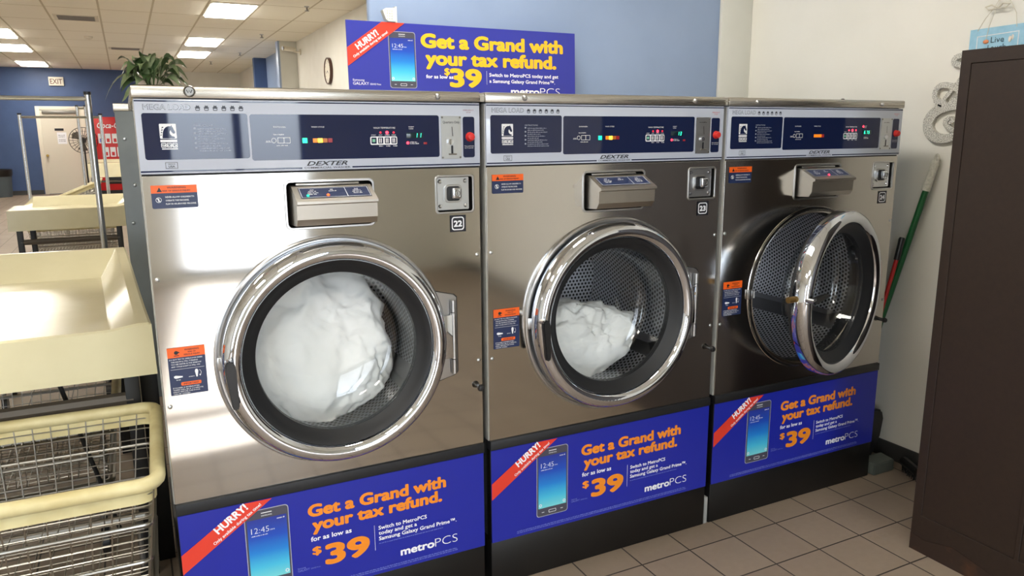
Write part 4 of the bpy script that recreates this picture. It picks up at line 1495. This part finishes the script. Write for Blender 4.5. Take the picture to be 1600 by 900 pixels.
for sg_ in (-1, 1):
    m.tube([(-0.016, -0.192, 1.872), (-0.022, -0.192 - 0.02 * sg_, 1.884), (-0.02, -0.192 - 0.045 * sg_, 1.88), (-0.022, -0.192 - 0.03 * sg_, 1.868), (-0.016, -0.192, 1.870)], 0.003, 6)
m.build('twine', TWINE, t)
MB().lathe([(0, 0), (0.006, 0), (0.005, -0.014), (0, -0.016)], (0, -0.20, 1.922), axis='x', n=10).build('nail', DULLM, t)

# broom leaning in the gap by the wall
t = thing('broom', 'broom with green handle and white grip leaning against the right wall', 'broom', (0, 0, 0))
top, bot = Vector((2.868, -0.022, 1.332)), Vector((2.755, 0.21, 0.14))
dv = bot - top
MB().tube([top + dv * 0.112, bot], 0.0125, 14).build('handle', BROOMG, t)
m = MB().tube([top + dv * 0.012, top + dv * 0.03, top + dv * 0.115], 0.0160, 14, taper=(0.9, 1.0, 1.0))
g = m.build('grip', BROOMW, t)
ring = []
for i in range(16):
    a = 2 * PI * i / 16
    ring.append(top + dv * 0.006 + Vector((0.004 * math.cos(a), 0.010 * math.cos(a), 0.014 * math.sin(a))))
MB().tube(ring, 0.0045, 8, closed=True).build('hanging_loop', BROOMW, g)
MB().box(2.69, 2.84, 0.18, 0.24, 0.09, 0.15, 0.012, 3).build('head', GREYPL, t)
m = MB()
rnd = random.Random(3)
for i in range(120):
    x, y = 2.70 + 0.13 * rnd.random(), 0.19 + 0.04 * rnd.random()
    m.tube([(x, y, 0.095), (x + rnd.uniform(-0.01, 0.01), y + rnd.uniform(-0.012, 0.012), 0.002)], 0.0016, 4)
m.build('bristles', BLACK, t)
# upright dustpan with red handle
t = thing('dustpan', 'black upright dustpan with red handle tucked beside washer 24', 'dustpan', (0, 0, 0))
MB().tube([(2.772, 0.045, 0.915), (2.735, 0.085, 0.60), (2.722, 0.10, 0.24)], 0.0085, 12, taper=(1, 0.8, 0.6)).build('handle', REDH, t)
MB().tube([(2.782, 0.036, 1.005), (2.781, 0.037, 0.998), (2.772, 0.045, 0.912)], 0.0125, 12, taper=(0.8, 1, 0.95)).build('grip', BLACK, t)
m = MB()
bk = [(2.672, 0.03), (2.745, 0.03), (2.80, 0.13), (2.812, 0.21), (2.80, 0.245), (2.775, 0.255), (2.70, 0.262), (2.672, 0.25)]
m.prism(bk, lambda u, v, d: Vector((u, 0.06 + d, v)), 0, 0.06)
bmesh.ops.bevel(m.bm, geom=m.bm.edges[:], offset=0.008, segments=2, affect='EDGES')
m.build('hood', BLACK, t)
m = MB()
m.prism([(-0.045, 0.0), (0.05, 0.0), (0.05, 0.05), (-0.02, 0.058)], lambda u, v, d: Vector((2.672 + d, 0.02 - u + 0.012, v + 0.001)), 0, 0.125)
bmesh.ops.bevel(m.bm, geom=m.bm.edges[:], offset=0.004, segments=2, affect='EDGES')
m.build('pan', GREYPL, t)
t = thing('scrub_brush', 'small dark floor brush lying at the baseboard between washer and cabinet', 'brush', (0, 0, 0))
m = MB()
m.tube([(2.84, -0.03, 0.04), (2.795, -0.13, 0.036)], 0.020, 10)
m.build('brush_block', BLACK, t)
m = MB()
for i in range(90):
    q = rnd.random()
    x, y = 2.84 - 0.045 * q + rnd.uniform(-0.014, 0.014), -0.03 - 0.10 * q
    m.tube([(x, y, 0.03), (x + rnd.uniform(-0.008, 0.008), y + rnd.uniform(-0.008, 0.008), 0.002)], 0.0014, 4)
m.build('bristles', RUBBER, t)


# ------------------------------------------------------------------ left side: folding tables, carts
def folding_table(label, P00, P10, P01, P11, ztop, skirt, back_h, lip_h, legs, group='cream folding tables', step=False, slope=0.30):
    """P00 front-left, P10 front-right, P01 back-left, P11 back-right (plan corners)"""
    t = thing('folding_table', label, 'table', (0, 0, 0), 0, group)
    P00, P10, P01, P11 = (Vector(p) for p in (P00, P10, P01, P11))

    def pt(u, v):
        return (P00 * (1 - u) + P10 * u) * (1 - v) + (P01 * (1 - u) + P11 * u) * v

    def sm(x):
        x = max(0, min(1, x))
        return x * x * (3 - 2 * x)
    wdt = (P10 - P00).length
    dpt = (P01 - P00).length
    us = sorted(set([0, 0.004] + [i / 12 for i in range(1, 12)] + [1 - q / wdt for q in [0.115 - 0.00625 * i for i in range(13)] + [0.02, 0.008, 0.0]]))
    vs = sorted(set([0, 0.006, 0.015] + [i / 12 for i in range(1, 12)] + [1 - q / dpt for q in [slope + (0.035 - slope) * i / 16 for i in range(17)] + [0.012, 0.0]]))

    def zz(u, v):
        e, b = (1 - u) * wdt, (1 - v) * dpt
        lip = (lip_h + (back_h - lip_h) * sm(v * 1.05)) * max(0, min(1, (0.115 - e) / 0.075))
        bk = back_h * max(0, min(1, (slope - b) / (slope - 0.035))) * (1 if not step else sm((u - 0.12) / 0.035))
        z = ztop + max(lip, bk)
        if v < 0.004 or u > 1 - 0.003 / wdt or u < 0.002 or v > 0.9985:
            z -= 0.006
        return z
    m = MB()
    G = [[m.bm.verts.new((*pt(u, v), zz(u, v))) for u in us] for v in vs]
    for i in range(len(vs) - 1):
        for j in range(len(us) - 1):
            m.bm.faces.new((G[i][j], G[i][j + 1], G[i + 1][j + 1], G[i + 1][j]))
    m.build('top', CREAM, t, angle=9)
    # skirt all round, slightly drawn out at the bottom
    m = MB()
    loop = G = [(u, 0.0) for u in us] + [(1.0, v) for v in vs[1:]] + [(u, 1.0) for u in us[::-1][1:]] + [(0.0, v) for v in vs[::-1][1:-1]]
    cen = pt(0.5, 0.5)
    A, B = [], []
    for u, v in loop:
        p = pt(u, v)
        o = (p - cen).normalized() * 0.004
        A.append(m.bm.verts.new((p.x, p.y, zz(u, v))))
        B.append(m.bm.verts.new((p.x + o.x, p.y + o.y, ztop - skirt)))
    n = len(loop)
    for i in range(n):
        m.bm.faces.new((A[i], B[i], B[(i + 1) % n], A[(i + 1) % n]))
    m.build('skirt', CREAM, t, angle=50)
    for u, v in legs:
        p = pt(u, v)
        MB().box(p.x - 0.021, p.x + 0.021, p.y - 0.021, p.y + 0.021, 0, ztop - 0.02, 0.003).build('leg', IRON, t)
    a, b = pt(legs[0][0], legs[0][1]), pt(legs[1][0], legs[1][1])
    m = MB().tube([(a.x, a.y, ztop - skirt - 0.095), (b.x, b.y, ztop - skirt - 0.095)], 0.022, 8)
    m.build('rail', BROWNRAIL, t)
    return t


near_table = folding_table('cream moulded folding table nearest, cut off by the left edge beside washer 22', (-1.25, 0.507), (-0.008, 0.507), (-1.25, 1.85), (-0.072, 1.79), 0.862, 0.152, 0.085, 0.011, ((0.05, 0.07), (0.945, 0.07), (0.05, 0.96), (0.93, 0.96)))
MB().tube([(-0.29, 0.69, 0.68), (-0.165, 0.69, 0.13)], 0.007, 8).build('brace', IRON, near_table)
folding_table('cream moulded folding table with raised back, second in the row at left', (-0.905, 5.035), (-0.02, 5.045), (-0.91, 5.58), (-0.03, 5.58), 0.87, 0.162, 0.072, 0.012, ((0.075, 0.08), (0.87, 0.08), (0.13, 0.92), (0.87, 0.92)), step=True, slope=0.22)
folding_table('cream folding table far off in front of the red vending machine', (-0.80, 17.0), (0.10, 17.0), (-0.80, 18.2), (0.10, 18.2), 0.87, 0.30, 0.06, 0.02, ((0.07, 0.05), (0.93, 0.05), (0.07, 0.95), (0.93, 0.95)))


def rounded_loop(x0, x1, y0, y1, z, r, n=6):
    return [(u, v, z) for u, v in rrect(x0, x1, y0, y1, r, n)]


def laundry_cart(label, loc, rz, W, D, zr, zb, taper=0.04, rack=None, rim_r=0.016, wires=(14, 12), wr=0.0022, group='wire laundry carts', bottom=True, skip=False):
    t = thing('laundry_cart', label, 'laundry cart', loc, rz, group)
    MB().tube(rounded_loop(0, W, 0, D, zr, 0.045), rim_r, 12, closed=True).build('basket_rim', RIM, t)
    m = MB()
    m.mesh2d(plate2d([rrect(0.006, W - 0.006, 0.006, D - 0.006, 0.04), rrect(0.010, W - 0.010, 0.010, D - 0.010, 0.036)], 0.05), lambda u, v, d: Vector((u, v, zr - 0.025 + d)), 0, dz=1)
    m.build('rim_band', RIM, t)
    m = MB()
    tp = taper

    def lev(z):
        q = (zr - z) / (zr - zb) * tp
        return 0.008 + q, W - 0.008 - q, 0.008 + q, D - 0.008 - q
    L1, L0 = lev(zr), lev(zb)
    nx, ny = wires
    for i in range(nx + 1):
        f = i / nx
        xt, xb = L1[0] + (L1[1] - L1[0]) * f, L0[0] + (L0[1] - L0[0]) * f
        m.tube([(xt, L1[2], zr), (xb, L0[2], zb), (xb, L0[3], zb), (xt, L1[3], zr)], wr, 5)
    for i in range(ny + 1):
        f = i / ny
        yt, yb = L1[2] + (L1[3] - L1[2]) * f, L0[2] + (L0[3] - L0[2]) * f
        m.tube([(L1[0], yt, zr), (L0[0], yb, zb), (L0[1], yb, zb), (L1[1], yt, zr)], wr, 5)
    nz = max(4, int((zr - zb) / 0.034))
    for i in range(nz + 1):
        z = zr - 0.03 - (zr - zb - 0.03) * i / nz
        a = lev(z)
        m.tube(rounded_loop(a[0], a[1], a[2], a[3], z, 0.02, 3), wr, 5, closed=True)
    m.build('wire_basket', WIRE, t)
    m = MB()
    for q in (0.36, 0.70, 1.0):
        z = zr - (zr - zb) * q
        a = lev(z)
        m.tube(rounded_loop(a[0] - 0.005, a[1] + 0.005, a[2] - 0.005, a[3] + 0.005, z, 0.025, 4), 0.0052, 8, closed=True)
    m.build('hoop', WIRE, t)
    m = MB()
    a = lev(zb)
    zf = zb - 0.03
    m.tube(rounded_loop(a[0] - 0.01, a[1] + 0.01, a[2] - 0.01, a[3] + 0.01, zf, 0.03, 4), 0.012, 10, closed=True)
    m.build('under_frame', WIRE, t)
    for sx in (a[0] + 0.03, a[1] - 0.03):
        for sy in (a[2] + 0.03, a[3] - 0.03):
            MB().tube([(sx, sy, zf), (sx, sy, 0.10)], 0.011, 10).build('leg', DULLM, t)
            c = MB().tube([(sx - 0.012, sy, 0.045), (sx + 0.012, sy, 0.045)], 0.045, 16)
            c.build('caster', BLACK, t)
    if rack:
        x0, x1, y, zt, r = rack
        for x in (x0, x1):
            rk = MB().tube([(x, y, zb - 0.03), (x, y, zt)], r, 12).build('rack_post', RACK, t)
            MB().tube([(x, y, zt - 0.004), (x, y, zt + 0.012)], r * 1.15, 12).build('post_cap', BLACK, rk)
        MB().tube([(x0, y, zt - 0.025), (x1, y, zt - 0.025)], r * 0.75, 10).build('rack_bar', RACK, t)
    return t


laundry_cart('wire laundry cart with cream vinyl rim in the lower left corner', (-0.66, -0.045, 0), math.radians(-1.5), 0.625, 0.60, 0.595, 0.285, wires=(13, 12), wr=0.0020, rim_r=0.0185)
laundry_cart('wire laundry cart pushed under the nearest cream folding table', (-1.0, 0.74, 0), 0, 0.86, 0.62, 0.54, 0.30, wires=(26, 16), wr=0.0017)
laundry_cart('hanging-rack laundry cart between the nearest and second folding tables', (-0.80, 2.52, 0), 0, 0.64, 0.5, 0.60, 0.33, rack=(0.02, 0.618, 0.2, 1.655, 0.0155))
laundry_cart('wire laundry cart under the second cream folding table', (-0.86, 5.66, 0), 0, 0.74, 0.55, 0.68, 0.42, wires=(26, 10), wr=0.002)
laundry_cart('hanging-rack laundry cart behind the second cream folding table', (-0.95, 6.75, 0), 0, 0.74, 0.55, 0.62, 0.36, rack=(0.02, 0.722, 0.25, 1.655, 0.0165))
far_cart = laundry_cart('wire laundry cart with tall double pole and sloping cream rim before the far door', (-0.84, 8.6, 0), 0, 0.50, 0.45, 0.70, 0.40, rack=(0.33, 0.42, 0.2, 1.80, 0.016), wr=0.004, wires=(8, 7))
for ch in far_cart.children:
    if ch.name.split('.')[0] in ('basket_rim', 'rim_band', 'wire_basket', 'hoop'):
        for v in ch.data.vertices:
            v.co.z += 0.42 * v.co.x

t = thing('gap_shade_panel', 'added dark panel standing in for shade in the narrow gap between the nearest folding table and washer 22', 'panel', (-0.058, 0.66, 0))  # added board: stands in for the deep shade under the table
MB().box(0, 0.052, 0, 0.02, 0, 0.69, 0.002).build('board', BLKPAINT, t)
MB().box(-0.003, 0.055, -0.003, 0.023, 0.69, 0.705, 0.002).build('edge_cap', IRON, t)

# the machine row's grey end panel and the plant on it
t = thing('utility_cabinet', 'grey painted metal cabinet with steel cap behind the left edge of washer 22', 'cabinet', (-0.062, 2.50, 0))
MB().box(0, 0.62, 0, 0.55, 0, 1.565, 0.004).build('body', GREYPAINT, t)
MB().box(-0.004, 0.624, -0.006, 0.556, 1.562, 1.600, 0.003).build('cap', LIDM, t)
for x, z in ((0.035, 1.42), (0.06, 1.18), (0.035, 0.98)):
    MB().lathe([(0, -0.006), (0.006, -0.005), (0.010, 0)], (x, 0, z), n=12).build('screw', ZINC, t)
t = thing('potted_plant', 'trailing green houseplant in a dark pot on the grey cabinet', 'plant', (0.135, 2.72, 1.60))
MB().lathe([(0, 0), (0.06, 0), (0.085, 0.09), (0.088, 0.09), (0.09, 0.105), (0.08, 0.105), (0.075, 0.085), (0, 0.085)], axis='z', n=24).build('pot', TERRA, t)


def leaf(m, base, az, length, width, lift, droop, twist):
    n = 9
    prev = None
    d = Vector((math.cos(az), math.sin(az), 0))
    s = Vector((-math.sin(az), math.cos(az), 0))
    for i in range(n + 1):
        q = i / n
        r = length * (q - 0.12 * q * q)
        z = lift * math.sin(q * PI * 0.62) - droop * q * q
        p = Vector(base) + d * r + Vector((0, 0, z))
        if p.x > -0.235:
            p.z = max(p.z, 0.012)
        stem = 0.32
        wd = 0.003 if q < stem else width * math.sin(PI * min(1, (q - stem) / (1 - stem)) ** 0.75) + 0.001
        sv = (s * math.cos(twist * q) + Vector((0, 0, 1)) * math.sin(twist * q)) * wd * 0.5
        fold = Vector((0, 0, -wd * 0.14))
        row = [m.bm.verts.new(p + sv + fold * -1), m.bm.verts.new(p), m.bm.verts.new(p - sv + fold * -1)]
        if prev:
            m.bm.faces.new((prev[0], prev[1], row[1], row[0]))
            m.bm.faces.new((prev[1], prev[2], row[2], row[1]))
        prev = row


rnd = random.Random(11)
for nm, mat, cnt in (('foliage', GREEN1, 30), ('dark_foliage', GREEN2, 26)):
    m = MB()
    for i in range(cnt):
        az = rnd.uniform(0, 2 * PI)
        leaf(m, (0.02 * math.cos(az), 0.02 * math.sin(az), 0.085), az, rnd.uniform(0.06, 0.19), rnd.uniform(0.05, 0.085), rnd.uniform(0.08, 0.20), rnd.uniform(0.0, 0.12), rnd.uniform(-0.9, 0.9))
    if nm == 'foliage':
        leaf(m, (0, 0, 0.09), PI * 1.02, 0.27, 0.04, 0.14, 0.20, 0.4)
        leaf(m, (0, 0, 0.09), PI * 1.15, 0.20, 0.05, 0.05, 0.14, -0.5)
        leaf(m, (0, 0, 0.09), -0.1, 0.25, 0.045, 0.12, 0.16, 0.6)
        leaf(m, (0, 0, 0.09), 0.2, 0.22, 0.05, 0.16, 0.10, -0.6)
    m.build(nm, mat, t, normals=False)

# ------------------------------------------------------------------ far end of the room
t = thing('vending_machine', 'red drink vending machine with white script against the far blue wall', 'vending machine', (-0.70, 20.0, 0))
Wv = 0.92
MB().box(0, Wv, 0, 0.85, 0.10, 1.93, 0.012).build('body', COKERED, t)
MB().box(0.03, Wv - 0.03, 0.02, 0.83, 0, 0.10).build('base', BLACK, t)
m = MB().text('Coca-Cola', front, 0.085, 1.655, 0.002, w=0.66, h=0.15, off=0.02, shear=0.3)
m.build('script_lettering', WHITEP, t)
for r in range(2):
    for c in range(4):
        x0, z0 = 0.085 + 0.155 * c + 0.085 * r, 1.28 - 0.335 * r
        o = MB().mesh2d(plate2d([rrect(x0, x0 + 0.125, z0, z0 + 0.24, 0.012)], 0.006), front, 0.004, dz=1).build('product_button', WHITEP, t)
        m = MB().box(x0 + 0.03, x0 + 0.095, -0.0085, -0.007, z0 + 0.03, z0 + 0.12, 0.0005, 1)
        m.build('product_picture', COKERED if (r + c) % 3 else SIGNPALE, o)
MB().box(0.16, 0.80, -0.01, 0.0, 0.26, 0.46, 0.004).build('delivery_hatch', BLACK, t)

t = thing('pedestal_fan', 'black pedestal fan standing before the far door', 'fan', (-0.93, 19.6, 0))
m = MB()
for i in range(24):
    a = 2 * PI * i / 24
    m.tube([(0.05 * math.cos(a), -0.10, 1.36 + 0.05 * math.sin(a)), (0.25 * math.cos(a), -0.09, 1.36 + 0.25 * math.sin(a)), (0.31 * math.cos(a), -0.02, 1.36 + 0.31 * math.sin(a)), (0.25 * math.cos(a), 0.05, 1.36 + 0.25 * math.sin(a)), (0.05 * math.cos(a), 0.06, 1.36 + 0.05 * math.sin(a))], 0.004, 4)
for r, y in ((0.31, -0.02), (0.22, -0.095), (0.12, -0.10)):
    m.tube([(r * math.cos(2 * PI * i / 32), y, 1.36 + r * math.sin(2 * PI * i / 32)) for i in range(32)], 0.008 if r > 0.3 else 0.004, 6, closed=True)
m.build('guard', IRON, t)
for i in range(3):
    a = 2 * PI * i / 3 + 0.4
    m = MB()
    pts = []
    for da, r in ((-0.2, 0.05), (-0.45, 0.24), (0.0, 0.28), (0.45, 0.25), (0.2, 0.05)):
        pts.append((r * math.cos(a + da), 1.36 + r * math.sin(a + da)))
    m.prism(pts, front, 0.02, 0.03)
    m.build('blade', BROWNRAIL, t)
MB().tube([(0, -0.06, 1.36), (0, 0.16, 1.36)], 0.06, 16).build('motor', IRON, t)
MB().tube([(0, 0.1, 1.36), (0, 0.1, 0.03)], 0.02, 10).build('pole', IRON, t)
MB().lathe([(0, 0), (0.25, 0), (0.25, 0.02), (0.05, 0.045), (0, 0.05)], (0, 0.1, 0), axis='z', n=28).build('base', IRON, t)

t = thing('trash_can', 'grey round trash can with black bag by the far blue wall', 'trash can', (-2.90, 20.45, 0))
MB().lathe([(0, 0), (0.26, 0), (0.30, 0.62), (0.31, 0.62), (0.31, 0.655), (0.29, 0.655), (0.27, 0.1), (0, 0.1)], axis='z', n=32).build('bin', BIN, t)
m = MB().lathe([(0.302, 0.50), (0.316, 0.55), (0.320, 0.66), (0.30, 0.675), (0.28, 0.66), (0.26, 0.40), (0, 0.35)], axis='z', n=32)
m.build('bin_liner', BAG, t)
